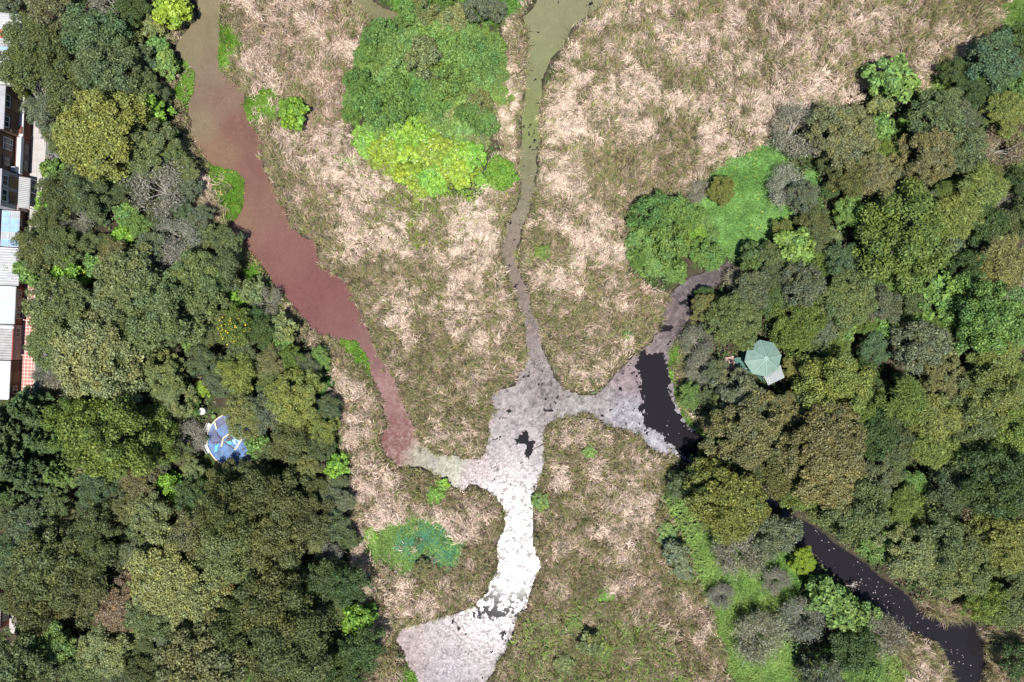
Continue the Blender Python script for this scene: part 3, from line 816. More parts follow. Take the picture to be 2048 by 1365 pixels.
def twig_mesh(name, seed, R, eq, top, n_limb, n_twig, fuzz):
    """leafless shrub: pale limbs (trunk mesh) and a haze of fine twigs (crown mesh)"""
    rng = random.Random(seed); nr = np.random.default_rng(seed)
    mb = MB(); ends = []
    for i in range(n_limb):
        a = 2 * math.pi * i / n_limb + rng.uniform(-.4, .4)
        rr = R * rng.uniform(.45, .9)
        e = Vector((math.cos(a) * rr, math.sin(a) * rr, eq + (top - eq) * rng.uniform(.1, .75)))
        md = e * .5 + Vector((rng.uniform(-.4, .4), rng.uniform(-.4, .4), rng.uniform(.1, .7)))
        mb.path([Vector((rng.uniform(-.1, .1), rng.uniform(-.1, .1), -.2)), md, e], [.10, .065, .03], 5)
        for j in range(5):
            s = md.lerp(e, rng.random())
            a2 = a + rng.uniform(-1.2, 1.2)
            t = s + Vector((math.cos(a2), math.sin(a2), rng.uniform(.0, .7))) * R * rng.uniform(.2, .42)
            mb.tube(s, t, .04, .014, 4)
            ends.append(t); ends.append(s.lerp(t, .5))
            for q in range(3):
                a3 = a2 + rng.uniform(-1.3, 1.3); s2 = s.lerp(t, rng.random())
                t2 = s2 + Vector((math.cos(a3), math.sin(a3), rng.uniform(-.1, .7))) * R * rng.uniform(.12, .26)
                mb.tube(s2, t2, .024, .008, 3, False); ends.append(t2)
    tm = mb.mesh(name + '_limbs'); tm.materials.append(M_BARK_PALE)
    E = np.array([tuple(e) for e in ends])
    N = n_twig
    c = E[nr.integers(0, len(E), N)] + nr.normal(size=(N, 3)) * np.array([.32, .32, .25]) * R * .45
    c[:, 2] = np.clip(c[:, 2], .15, top)
    a = nr.normal(size=(N, 3)) + np.array([0, 0, .5]); a /= np.linalg.norm(a, axis=1, keepdims=True)
    b = np.cross(a, nr.normal(size=(N, 3))); b /= np.linalg.norm(b, axis=1, keepdims=True)
    s = nr.uniform(.2, .6, N)[:, None]; w = nr.uniform(.018, .045, N)[:, None]
    isleaf = nr.random(N)[:, None] < fuzz
    s = np.where(isleaf, s * .4, s); w = np.where(isleaf, .075, w)
    V = np.stack([c - a * s * .5, c + b * w, c + a * s * .5, c - b * w], 1).reshape(-1, 3)
    var = np.stack([nr.random(N), np.clip(nr.normal(.45, .2, N), 0, 1), np.zeros(N)], -1)
    cm = new_mesh(name, V, np.arange(N * 4), np.full(N, 4), {'var': np.repeat(var, 4, 0)})
    cm.materials.append(M_FOL)
    return cm, tm

def conifer_mesh(name, seed, R, top):
    rng = np.random.default_rng(seed)
    pos = []; dirs = []
    mb = MB(); mb.path([(0, 0, -.3), (0, 0, top * .55), (0, 0, top)], [.22, .14, .03], 7)
    nb = 70
    for i in range(nb):
        t = (i + .5) / nb
        z = 1.2 + (top - 1.3) * t
        L = R * (1 - t) ** .75 * rng.uniform(.7, 1.12) + .25
        a = i * 2.39996 + rng.normal(0, .2)
        e = np.array([math.cos(a), math.sin(a), -.12 + .5 * t])
        mb.tube((0, 0, z), tuple(np.array([0, 0, z]) + e * L * .9), .05 * (1.2 - t), .012, 4, False)
        m = int(40 + 85 * L)
        s = rng.random(m) ** .75
        side = rng.normal(0, 1, m) * (.10 + .24 * (1 - s)) * L * .75
        p = np.array([0, 0, z]) + e * (s * L)[:, None] + np.array([-math.sin(a), math.cos(a), 0]) * side[:, None]
        p[:, 2] += rng.normal(0, .12, m) - .12 * np.abs(side)
        dd = e + np.array([-math.sin(a), math.cos(a), 0]) * (np.sign(side) * .8)[:, None] + rng.normal(0, .3, (m, 3))
        pos.append(p); dirs.append(dd)
    pos = np.concatenate(pos); a = np.concatenate(dirs); a /= np.linalg.norm(a, axis=1, keepdims=True)
    N = len(pos)
    b = np.cross(a, rng.normal(size=(N, 3)) * .4 + np.array([0, 0, 1])); b /= np.linalg.norm(b, axis=1, keepdims=True)
    s = rng.uniform(.22, .5, N)[:, None]
    V = np.stack([pos - a * s * .4, pos + b * s * .2, pos + a * s * .6, pos - b * s * .2], 1).reshape(-1, 3)
    var = np.stack([rng.random(N), np.clip(rng.normal(.4, .2, N), 0, 1), np.zeros(N)], -1)
    cm = new_mesh(name, V, np.arange(N * 4), np.full(N, 4), {'var': np.repeat(var, 4, 0)})
    cm.materials.append(M_FOL)
    tm = mb.mesh(name + '_trunk', True); tm.materials.append(M_BARK)
    return cm, tm

PROTO = {}
def proto(code, kind, part, R0, eq, meshes):
    PROTO[code] = dict(kind=kind, part=part, R=R0, eq=eq, meshes=meshes)

def std(code, kind, R, eq, top, n, lr, jit, per, leaf, aspect, r0, seeds, **kw):
    ms = []
    for s in seeds:
        cm, c, r = crown_mesh(code + '_crown', s, R, eq, top, n, lr, jit, per, leaf, aspect, **kw)
        ms.append((cm, trunk_mesh(code + '_trunk', s, eq, top, c, r0, M_BARK)))
    proto(code, kind, ('trunk', 'crown') if 'tree' in kind else ('stems', 'foliage'), R, eq, ms)

#   code  name              R    eq   top   n   lr   jit  per  leaf aspect trunk
std('A', 'broadleaf_tree', 5.0, 4.6, 8.2, 125, .66, .30, 165, .24, .62, .24, (1, 2, 3), flat=.6)
std('L', 'broadleaf_tree', 5.0, 4.4, 8.6, 66, .92, .62, 270, .26, .60, .24, (4, 5, 6), flat=.6)
std('F', 'broadleaf_tree', 3.5, 3.4, 6.2, 66, .62, .28, 160, .21, .62, .17, (7, 8, 9))
std('B', 'leafy_shrub', 2.0, 1.7, 3.4, 30, .5, .24, 70, .34, .72, .08, (10, 11, 12), orient=.55)
std('Y', 'feathery_tree', 3.5, 3.4, 6.4, 46, .75, .34, 200, .52, .15, .15, (13, 14, 15), droop=.25)
std('S', 'shrub', 2.0, .9, 2.5, 44, .44, .24, 150, .19, .66, .07, (16, 17, 18), flat=.7)
proto('T', 'bare_shrub', ('limbs', 'twigs'), 3.0, 1.8, [twig_mesh('T', s, 3.0, 1.6, 3.4, 11, 8500, .35) for s in (19, 20, 21)])
proto('C', 'conifer_tree', ('trunk', 'crown'), 3.4, 3.0, [conifer_mesh('C', s, 3.4, 8.5) for s in (22, 23)])

COLS = {  # real leaf colours
    'olive': (.118, .150, .064), 'dark olive': (.100, .115, .046), 'yellow olive': (.160, .188, .058), 'pale olive': (.175, .200, .092),
    'blue green': (.085, .138, .075), 'dark green': (.066, .105, .038), 'green': (.135, .225, .066), 'bright green': (.155, .285, .045),
    'lime green': (.205, .295, .04), 'brown olive': (.160, .160, .080), 'grey green': (.128, .150, .095), 'dusky green': (.100, .130, .066),
    'grey': (.24, .235, .20), 'pinkish brown': (.225, .18, .13), 'orange brown': (.27, .19, .07), 'golden': (.19, .185, .072),
    'emerald': (.110, .20, .06), 'moss green': (.118, .168, .042)}

TREES = '''
15 18 24 F grey green
60 78 42 F olive
54 148 42 F olive
112 22 44 F brown olive
172 22 14 S golden
222 14 38 T grey
268 26 34 F dark green
345 20 34 B lime green
150 60 34 F grey green
196 76 56 F blue green
226 142 62 L dusky green
110 112 44 F dark olive
148 182 48 F dark olive
316 92 20 B green
332 130 24 B green
290 176 34 L olive
300 226 34 B bright green
205 272 82 A yellow olive
292 292 52 A olive
88 228 32 F grey green
112 342 20 B green
184 386 48 L dusky green
96 408 18 B bright green
124 394 38 F dark olive
318 380 46 T grey
378 380 24 F grey green
160 438 34 T grey
96 446 28 F dark olive
254 428 24 B green
366 414 22 F blue green
404 436 24 F grey green
290 334 34 F grey green
334 302 32 A olive
240 340 34 F olive
77 500 40 F dark olive
32 540 22 B bright green
72 546 27 B green
143 548 32 B bright green
134 498 40 L olive
197 532 25 B green
253 472 20 B bright green
240 516 30 F brown olive
310 496 30 F grey green
358 474 36 T grey
262 582 72 A olive
334 626 78 A olive
392 564 62 A olive
404 628 52 A olive
342 540 46 T grey
133 622 66 A olive
206 722 82 A pale olive
246 688 56 A olive
120 690 52 A olive
334 752 44 A pale olive
346 802 40 A pale olive
246 872 84 L moss green
166 852 52 L moss green
314 884 46 L moss green
24 846 46 C dark green
78 812 48 C dark green
62 934 50 C dark green
112 872 42 C dark green
12 976 44 C dark green
96 966 36 C dark green
130 788 34 T grey
92 746 20 T grey
473 598 20 B bright green
477 655 36 F moss green
423 668 30 F olive
410 722 32 F dusky green
480 748 36 F yellow olive
440 764 26 F grey green
407 776 15 B lime green
494 832 42 A pale olive
384 874 26 T grey
446 540 40 F dusky green
452 490 34 F dusky green
500 640 28 F dark green
524 664 32 F dark green
534 606 26 T grey
488 700 30 F dusky green
130 944 32 C green
196 974 34 F blue green
286 966 34 F brown olive
262 1012 30 F brown olive
340 964 21 B bright green
354 992 14 B bright green
308 1022 40 F pale olive
394 992 36 F dark green
202 1066 52 L dark olive
112 1130 72 L dark olive
172 1168 62 L dark olive
92 1190 56 L dark olive
184 1108 46 L dark olive
66 1042 40 F dusky green
78 1064 15 B bright green
22 1098 32 F blue green
26 1030 30 F dusky green
404 1062 52 L brown olive
470 1012 62 L dark olive
462 1090 62 L olive
542 990 62 L dark olive
562 1072 58 L dark olive
620 1030 48 L dark olive
332 1150 72 A pale olive
402 1206 66 A pale olive
300 1208 54 A olive
442 1188 40 A orange brown
248 1206 48 A pinkish brown
52 1310 62 F olive
112 1286 42 F green
38 1352 42 F grey green
112 1340 42 F olive
216 1292 56 A pale olive
180 1344 42 A olive
402 1330 88 A brown olive
290 1336 34 F dark olive
488 1246 58 L dark olive
560 1196 76 L dark olive
590 1262 70 L dark olive
529 1138 34 F blue green
659 1106 22 T grey
668 1050 32 F dusky green
640 1160 44 F dark green
699 1164 38 F dark green
718 1234 34 B bright green
726 1296 46 F dark green
614 1330 58 L olive
690 1336 42 F dark green
540 1320 50 L dark olive
612 928 30 A pale olive
678 932 24 B bright green
738 1072 16 B bright green
542 722 30 F brown olive
589 718 24 F moss green
590 796 54 A yellow olive
645 856 34 A yellow olive
582 880 42 F dark olive
534 826 38 F grey green
640 900 26 F dusky green
548 770 30 F olive
870 993 18 B bright green
1212 1190 16 B bright green
845 1134 18 S brown olive
590 228 28 B bright green
1003 347 30 S bright green
966 362 16 B bright green
956 14 32 F grey green
992 22 22 F grey green
1440 382 27 A yellow olive
1396 384 20 T grey
1680 270 62 A brown olive
1586 268 42 T grey
1572 376 38 T grey
1600 396 30 F grey green
1776 162 44 B green
1756 216 26 B pale olive
1750 262 30 B green
1860 242 48 F dusky green
1892 214 32 F olive
1904 248 36 F grey green
2004 228 42 A yellow olive
1978 126 48 F blue green
2030 88 34 F dark green
2040 150 30 F dusky green
2030 186 32 F green
1900 150 28 F dark green
1744 356 44 A brown olive
1696 362 36 F dark olive
1844 318 54 A brown olive
1816 390 34 A pale olive
1920 304 42 F dusky green
1994 300 38 T pinkish brown
1948 384 44 Y yellow olive
1992 384 34 T grey
2036 372 32 F dark green
1796 482 86 L moss green
1660 330 26 F dark olive
1690 424 30 F green
1624 446 30 F dark olive
1900 440 44 Y yellow olive
1960 450 42 F dark green
2030 440 40 F dusky green
1586 496 40 B green
1548 520 32 F olive
1628 482 26 F dusky green
1680 526 38 F blue green
1594 574 42 F grey green
1694 596 56 A olive
1760 612 36 F grey green
1592 648 50 L moss green
1640 662 32 F grey green
1660 612 24 B pale olive
1682 662 24 B green
1870 596 42 B green
1822 600 28 F dusky green
1762 652 26 B green
1954 632 66 L green
1988 530 52 Y golden
1932 540 40 F dark green
2032 644 34 F green
2024 590 34 T grey
1830 692 50 F grey green
1744 696 30 F blue green
1892 696 24 B pale olive
1590 738 26 A golden
1660 768 64 L yellow olive
1692 816 42 L moss green
1622 820 44 F dark olive
1562 822 44 A brown olive
1478 800 52 A grey green
1480 858 72 A brown olive
1876 756 42 A brown olive
1800 802 44 Y moss green
1852 832 46 Y yellow olive
1784 882 44 F dusky green
1970 790 60 L yellow olive
1990 722 42 Y yellow olive
1932 780 46 L olive
2032 756 38 Y moss green
1940 852 48 F olive
1856 892 44 Y yellow olive
1640 872 72 A brown olive
1740 870 46 F dark green
2020 860 50 L moss green
1646 952 70 A brown olive
1604 990 36 F moss green
1738 962 48 A grey green
1704 1016 64 L olive
1800 1012 42 Y moss green
1778 928 34 F olive
1862 1080 60 L olive
1806 1094 56 A pale olive
1908 1122 66 A olive
1964 954 70 L dark green
2032 962 52 L dark green
1890 970 44 F dusky green
1964 1014 42 T pinkish brown
2004 1084 60 A yellow olive
2042 1124 44 A olive
1962 1196 44 L moss green
2006 1206 44 A olive
1884 1140 48 A pale olive
2034 1190 40 F dusky green
2036 1320 36 F dark green
1750 1086 34 F green
1546 1068 44 F grey green
1606 1123 25 A lime green
1646 1188 38 B green
1684 1222 38 B green
1724 1234 30 B green
1600 1232 38 T grey
1752 1268 42 T grey
1550 1160 24 T grey
1516 1270 46 T grey
1698 1294 44 F dark green
1640 1342 38 F grey green
1716 1334 38 F green
1448 1002 78 A yellow olive
1474 1098 48 T grey
1440 1190 22 T grey
1414 616 28 A golden
1464 644 50 A olive
1392 682 28 T grey
1400 736 28 T grey
1430 744 26 F grey green
1380 792 24 F green
1500 582 38 F grey green
1478 560 24 T grey
1532 602 34 F dark green
1540 560 30 F dusky green
1410 590 18 F dark green
1420 950 44 F dark green
1372 970 34 F dusky green
1490 930 44 F dark olive
1560 940 44 F dark olive
1444 800 26 F olive
40 900 46 C dark green
520 892 26 B green
448 968 38 L dark olive
506 950 34 F dark olive
530 900 24 F dark olive
680 318 11 B green
704 322 12 B bright green
744 350 9 B bright green
832 428 15 B moss green
866 412 15 B moss green
1086 506 16 B moss green
1258 668 13 B green
1180 905 14 B green
1082 1006 18 B green
1176 1286 22 B olive
1206 1306 20 B moss green
1150 1250 15 B moss green
1346 1100 24 B grey green
1334 1070 20 B green
1366 1140 20 B grey green
882 974 14 B bright green
1130 1330 20 B olive
1420 900 20 F dark green
'''
# dense thickets: shrubs grown into each other, one look
THICKETS = [
 ('S', 'green', 'green shrub of the leafy top thicket', 'shrubs of the top thicket',
  '''855 27 32;860 62 34;760 76 34;738 112 28;730 152 32;768 166 42;784 112 36;802 46 16;880 92 42;932 82 36;920 132 42;850 130 42;818 92 34;962 112 34;984 152 30;890 172 40;
     830 190 42;762 222 46;722 200 30;800 226 38;870 216 34;922 202 38;962 212 32;916 252 38;946 284 32;872 248 30;900 40 34;828 24 28;990 100 26;1000 190 24;750 262 28;706 226 20;884 10 26;
     840 160 36;800 140 34;960 170 34;900 290 30;940 240 30;790 190 34;880 130 32;990 130 26;720 170 26;970 250 26;930 160 34;955 75 30;905 225 30'''),
 ('B', 'lime green', 'lime yellow flowering bush below the top thicket', 'lime yellow flowering bushes',
  '''732 284 28;768 300 32;800 268 32;824 240 22;832 312 40;872 300 40;910 312 36;860 350 32;820 352 28;942 312 28;720 266 18;780 330 24;890 342 28;850 276 30;920 350 24;800 300 30;840 378 24;758 318 22;870 372 20'''),
 ('S', 'emerald', 'green shrub of the thicket by the meadow', 'shrubs of the thicket by the meadow',
  '''1300 430 36;1342 430 34;1290 482 34;1342 490 40;1384 470 28;1302 530 30;1346 540 28;1400 500 26;1268 470 20;1420 516 22;1400 440 22;1372 440 26;1272 520 20;1424 470 18'''),
]
ANCHORS = [(20,20,'in the top left corner'),(58,110,'over the grey corrugated roof'),(150,25,'at the top edge near the houses'),(270,25,'at the top edge left of the olive water'),
 (190,110,'in the upper left wood'),(325,125,'beside the upper end of the pink channel'),(220,280,'across the pavement from the brick house'),(110,400,'beside the concrete pavement'),
 (320,390,'behind the reedy bulge of the left bank'),(75,520,'beside the blue canopy panels'),(200,510,'right of the blue canopy panels'),(330,590,'in the middle of the left wood'),
 (130,660,'beside the red tiled pavement'),(470,620,'near the bright strip on the left bank'),(430,500,'above the bright strip on the left bank'),(330,780,'above left of the blue plaza'),(50,900,'below the white roof at the left edge'),
 (230,870,'left of the blue plaza'),(470,800,'just above the blue plaza'),(600,800,'right of the blue plaza'),(280,990,'below left of the blue plaza'),(480,1030,'below the blue plaza'),
 (100,1130,'at the left edge below the conifers'),(340,1180,'in the lower left wood'),(80,1320,'in the bottom left corner'),(390,1330,'at the bottom edge of the left wood'),
 (640,1130,'left of the round green clearing'),(600,1280,'at the bottom edge near the glinting channel'),(720,1250,'on the bank above the glinting channel'),(860,1000,'in brown reeds near the clearing'),
 (1210,1190,'in the lower right reed bed'),(590,228,'on the island beside the pink channel'),(985,350,'below right of the lime yellow bushes'),(970,15,'at the top edge beside the creek'),
 (1420,382,'in the bright meadow'),(1590,340,'on the right rim of the bright meadow'),(1690,280,'between the reed bed and right wood'),(1765,205,'at the lower edge of the wide reed bed'),(1880,230,'beside the upper right grass'),
 (2010,140,'at the right edge near the top'),(1780,370,'in the upper right wood'),(1970,380,'at the right edge of the upper wood'),(1790,480,'around the big moss green crown'),(1570,500,'below the bright meadow'),
 (1610,600,'above the green gazebo'),(1730,630,'above right of the green gazebo'),(1960,600,'at the right edge, middle height'),(1850,700,'right of the green gazebo'),(1620,780,'just right of the gazebo'),
 (1490,820,'below left of the green gazebo'),(1400,690,'between the dark pool and the gazebo'),(1500,570,'at the tip of the dark pool'),(1880,820,'in the right wood below the gazebo'),(2000,760,'at the right edge below middle'),
 (1650,910,'below the green gazebo'),(1440,960,'where the dark stream leaves the pool'),(1740,1040,'above the dark stream'),(1880,1110,'above the bend of the dark stream'),(2000,970,'at the right edge above the stream'),
 (2000,1180,'at the lower right edge'),(1560,1090,'on the left bank of the dark stream'),(1680,1200,'below the dark stream'),(1560,1230,'in the grass strip near the bottom'),(1690,1320,'at the bottom edge below the stream'),
 (700,325,'in reeds left of lime bushes'),(830,420,'in the reeds below the lime bushes'),(1086,506,'in the reeds right of the narrow channel'),(1258,668,'in the reeds left of the dark pool'),(1180,905,'in the reed tip below the dark pool'),(1082,1006,'on the reed edge above the glint'),(1170,1290,'in the bottom reeds'),(1348,1100,'at right rim of lower reed bed'),
 (1480,1110,'in the grass strip below the olive tree'),(2036,1320,'in the bottom right corner')]
KINDWORD = {'A': ('spreading', 'tree', 'tree'), 'L': ('lumpy', 'tree', 'tree'), 'F': ('fine leaved', 'tree', 'tree'), 'B': ('broad leaved', 'shrub', 'shrub'),
            'Y': ('feathery', 'tree', 'tree'), 'S': ('low round', 'shrub', 'shrub'), 'T': ('bare twiggy', 'shrub', 'shrub'), 'C': ('pointed', 'conifer', 'tree')}
trng = random.Random(5)
specs = []
for line in TREES.strip().splitlines():
    w = line.split()
    specs.append(dict(u=float(w[0]), v=float(w[1]), r=float(w[2]), code=w[3], col=' '.join(w[4:])))
# smaller trees that close the canopy between the big crowns
frng = random.Random(77)
WOODS = [PG([(100,-10),(330,-10),(325,110),(345,260),(390,330),(400,440),(470,520),(560,620),(650,720),(690,960),(720,1120),(740,1300),(740,1375),(10,1375),(10,820),(95,800),(105,480),(110,200)]),
         PG([(2058,80),(1930,140),(1800,250),(1720,220),(1640,240),(1620,400),(1540,470),(1470,540),(1400,600),(1380,720),(1400,850),(1560,1000),(1700,1080),(1850,1180),(1960,1210),(2058,1240)])]
def seen(u, v): return np.array([(u - CX) / PXM]), np.array([(CY - v) / PXM])
tries = 0; made = 0
while tries < 6000 and made < 105:
    tries += 1
    u, v = frng.uniform(0, 2048), frng.uniform(0, 1365); r = frng.uniform(17, 30)
    X_, Y_ = seen(u, v)
    if not (inside(WOODS[0], X_, Y_)[0] or inside(WOODS[1], X_, Y_)[0]): continue
    if math.hypot(u - 462, v - 872) < 72 + r or math.hypot(u - 1516, v - 728) < 66 + r: continue
    if lut(SDF, X_, Y_)[0] < 1.4 + r / 30: continue
    if any(math.hypot(u - q['u'], v - q['v']) < q['r'] * .84 + r * .38 for q in specs): continue
    left = u < 1024
    specs.append(dict(u=u, v=v, r=r, code=frng.choice('FFFFBY'), col=frng.choice(['olive', 'dusky green', 'dark olive', 'grey green', 'green', 'pale olive'] if left else ['olive', 'dusky green', 'moss green', 'green', 'yellow olive', 'dark green'])))
    made += 1
stems_ = {}
for s in specs:
    a = min(ANCHORS, key=lambda q: (q[0] - s['u']) ** 2 + (q[1] - s['v']) ** 2)
    adj, noun, cat = KINDWORD[s['code']]
    s['stem'] = f"{s['col']} {adj} {noun} {a[2]}"; s['cat'] = cat
    stems_.setdefault(s['stem'], []).append(s)
NUM = {2: 'two', 3: 'three', 4: 'four', 5: 'five', 6: 'six', 7: 'seven', 8: 'eight', 9: 'nine', 10: 'ten'}
ORD = ['first', 'second', 'third', 'fourth', 'fifth', 'sixth', 'seventh', 'eighth', 'ninth', 'tenth']
for st, ls in stems_.items():
    if len(ls) == 1:
        ls[0]['label'] = st; continue
    du = max(q['u'] for q in ls) - min(q['u'] for q in ls); dv = max(q['v'] for q in ls) - min(q['v'] for q in ls)
    key, e0, e1, frm = ('u', 'leftmost', 'rightmost', 'left') if du >= dv else ('v', 'uppermost', 'lowest', 'top')
    ls.sort(key=lambda q: q[key])
    for i, q in enumerate(ls):
        if len(st.split()) > 12: print('LONG', st)
        q['label'] = st + (f", {e0} of {NUM[len(ls)]}" if i == 0 else f", {e1} of {NUM[len(ls)]}" if i == len(ls) - 1 else f", {ORD[i]} from {frm}")

def place_tree(u, v, r, code, colname, label, cat, group=None, zs=1.0):
    pr = PROTO[code]
    R = 1.06 * r / PXM
    s = R / pr['R']
    for _ in range(4):                    # the crown's widest height sets its apparent place and size
        h = pr['eq'] * s + .4
        s = R * (CAM_H - h) / CAM_H / pr['R']
    x, y, _ = P(u, v, h)
    i = trng.randrange(len(pr['meshes']))
    cm, tm = pr['meshes'][i]
    root = link(pr['kind'], None, loc=(x, y, float(land_z(np.array([x]), np.array([y]))[0])))
    root.empty_display_size = .5
    root.rotation_euler = (0, 0, trng.uniform(0, 6.28))
    root.scale = (s * trng.uniform(.93, 1.07), s * trng.uniform(.93, 1.07), s * trng.uniform(.88, 1.12) * zs)
    tag(root, label, cat, group)
    t = link(pr['part'][0], tm, parent=root)
    c = link(pr['part'][1], cm, parent=root)
    b = COLS[colname]
    k = trng.uniform(.95, 1.25)
    c.color = (min(1, b[0] * k * trng.uniform(.93, 1.07)), min(1, b[1] * k), min(1, b[2] * k * trng.uniform(.9, 1.1)), 1)
    return root, c, s

FLOWERED = []
for s in specs:
    root, c, sc = place_tree(s['u'], s['v'], s['r'], s['code'], s['col'], s['label'], s['cat'], None, .5 if s['code'] == 'B' and s['r'] < 21 and s['u'] > 660 else 1.0)
    if (s['u'], s['v']) in ((96, 408), (143, 548), (477, 655), (172, 22)):
        FLOWERED.append((root, PROTO[s['code']], 'yellow', 160 if s['u'] != 477 else 60))
for code, colname, label, group, pts in THICKETS:
    items = [tuple(map(float, p.split())) for p in pts.replace('\n', '').split(';')]
    us = [i[0] for i in items]; vs_ = [i[1] for i in items]
    cells = {}
    for it in items:
        ci = min(2, int(3 * (it[0] - min(us)) / (max(us) - min(us) + 1))); ri = min(2, int(3 * (it[1] - min(vs_)) / (max(vs_) - min(vs_) + 1)))
        cells.setdefault((ri, ci), []).append(it)
    tl = {}
    for (ri, ci), ls in cells.items():
        part = (('upper left', 'upper middle', 'upper right'), ('middle left', 'central', 'middle right'), ('lower left', 'lower middle', 'lower right'))[ri][ci]
        ls.sort()
        for i, it in enumerate(ls):
            tl[it] = f"{label}, {part} part" + ('' if len(ls) == 1 else f", {ORD[i]} from left")
    for u, v, r in items:
        label = tl[(u, v, r)]
        cn = colname
        if group == 'shrubs of the top thicket':
            cn = trng.choice(['green', 'green', 'emerald', 'emerald', 'green', 'green', 'emerald', 'green', 'pale olive'])
        if 'meadow' in group: cn = trng.choice(['green', 'emerald', 'bright green', 'green'])
        if 'lime' in group: cn = trng.choice(['lime green', 'lime green', 'lime green', 'bright green'])
        root, c, sc = place_tree(u, v, r * trng.uniform(.88, 1.05), code, cn, label, 'shrub', group, trng.uniform(.5, 1.6) if code == 'S' else trng.uniform(.4, .7))
        if 'lime' in group:
            FLOWERED.append((root, PROTO[code], 'white', 20))

# blossoms: small petal clusters riding on the crown
M_YEL = plain('yellow_petals', (.72, .50, .02), .6, .2, 8)
M_WHT = plain('white_petals', (.6, .62, .36), .6, .1, 8)
fl_mesh = {}
for root, pr, colr, n in FLOWERED:
    key = (pr['R'], colr, n)
    if key not in fl_mesh:
        rng = np.random.default_rng(n)
        rad = np.sqrt(rng.random(n)) * pr['R'] * .95; az = rng.uniform(0, 6.28, n)
        zt = pr['eq'] + (pr['R'] * .9) * np.sqrt(np.clip(1 - (rad / pr['R']) ** 2, 0, 1)) * rng.uniform(.85, 1.02, n) + .15
        pos = np.stack([rad * np.cos(az), rad * np.sin(az), zt], -1)
        V = leaves_arrays(pos, rng.normal(size=(n, 3)) * .4 + np.array([0, 0, 1]), rng.uniform(.14, .3, n) * (1 if colr == 'yellow' else .75), .8, rng)
        me = new_mesh('flowers', V, np.arange(n * 4), np.full(n, 4)); me.materials.append(M_YEL if colr == 'yellow' else M_WHT)
        fl_mesh[key] = me
    link('flowers', fl_mesh[key], parent=root)['kind'] = 'stuff'
# ------------------------------------------------------------------ street and houses at the left edge
def mat(name, col, rough=.75, **k):
    return plain(name, col, rough, **k)
M_CONC = mat('concrete', (.42, .39, .37), .9, var=.25, scale=2.0, stain=(.30, .26, .24))
M_ASPH = mat('asphalt', (.16, .155, .15), .95, var=.3, scale=1.5)
M_TILE = mat('red_tile', (.42, .17, .13), .8, var=.3, scale=1.2)
M_GROUT = mat('grout', (.62, .55, .50), .9, var=.2)
M_BRICK = mat('brick', (.21, .075, .05), .85, var=.35, scale=2.0)
M_BRICKD = mat('brick_dark', (.12, .05, .04), .85, var=.35, scale=2.0)
M_WHITEW = mat('white_wall', (.55, .54, .53), .8, var=.15, scale=1.0, stain=(.5, .47, .43))
M_GREYW = mat('grey_wall', (.33, .32, .33), .85, var=.2, scale=1.0)
M_PINKW = mat('pink_wall', (.42, .33, .31), .85, var=.2, scale=1.0)
M_BROWNW = mat('brown_wall', (.14, .085, .055), .85, var=.25, scale=1.5)
M_GREYR = mat('grey_roof', (.36, .35, .34), .6, var=.3, scale=1.0, stain=(.22, .2, .19))
M_WHITER = mat('white_roof', (.42, .42, .42), .6, var=.2, scale=.8, stain=(.36, .34, .32))
M_CYANR = mat('pale_cyan_roof', (.50, .58, .58), .5, var=.15, scale=.8, stain=(.55, .5, .42))
M_REDR = mat('red_roof', (.52, .13, .07), .7, var=.25, scale=2.0)
M_BLUES = mat('blue_strip', (.25, .42, .72), .5, var=.15)
M_BLUEP = mat('blue_panel', (.27, .42, .68), .35, var=.25, scale=1.4)
M_GREYP = mat('grey_panel', (.36, .38, .40), .4, var=.25, scale=1.4)
M_GLASS = mat('window_glass', (.02, .023, .028), .12, var=.2)
M_FRAME = mat('window_frame', (.60, .60, .60), .5, var=.1)
M_IRON = mat('black_iron', (.02, .02, .02), .5, var=.2)
M_REDG = mat('red_gutter', (.33, .06, .06), .5, var=.2)
M_WOOD = mat('brown_wood', (.17, .11, .05), .6, var=.3, scale=4)
M_PALEBLUE = mat('pale_blue_trim', (.55, .62, .72), .6, var=.1)

TH = -math.atan2(28.0, 610.0)
def base_x(Y):
    v = CY - Y * PXM
    return (76 - 28 * (v - 180) / 610 - CX) / PXM
def corr(mb, x0, x1, y0, y1, z0, z1, pitch=.2, amp=.035):
    """corrugated sheet, ridges running from x0 (z0) to x1 (z1)"""
    n = max(4, int((y1 - y0) / pitch * 4))
    b = len(mb.v)
    for i in range(n + 1):
        y = y0 + (y1 - y0) * i / n
        dz = amp * math.sin(2 * math.pi * (y - y0) / pitch)
        mb.v.append((x0, y, z0 + dz)); mb.v.append((x1, y, z1 + dz))
    for i in range(n):
        mb.f.append((b + 2 * i, b + 2 * i + 1, b + 2 * i + 3, b + 2 * i + 2))
    return mb
def house_root(v0, v1, h, label):
    Y0 = P(0, v1, h)[1]; Y1 = P(0, v0, h)[1]; Ym = (Y0 + Y1) / 2
    r = link('row_house', None, loc=(base_x(Ym), Ym, 0), rot=(0, 0, TH))
    tag(r, label, 'house', 'row houses along the pavement')
    return r, (Y1 - Y0) / 2 - .012
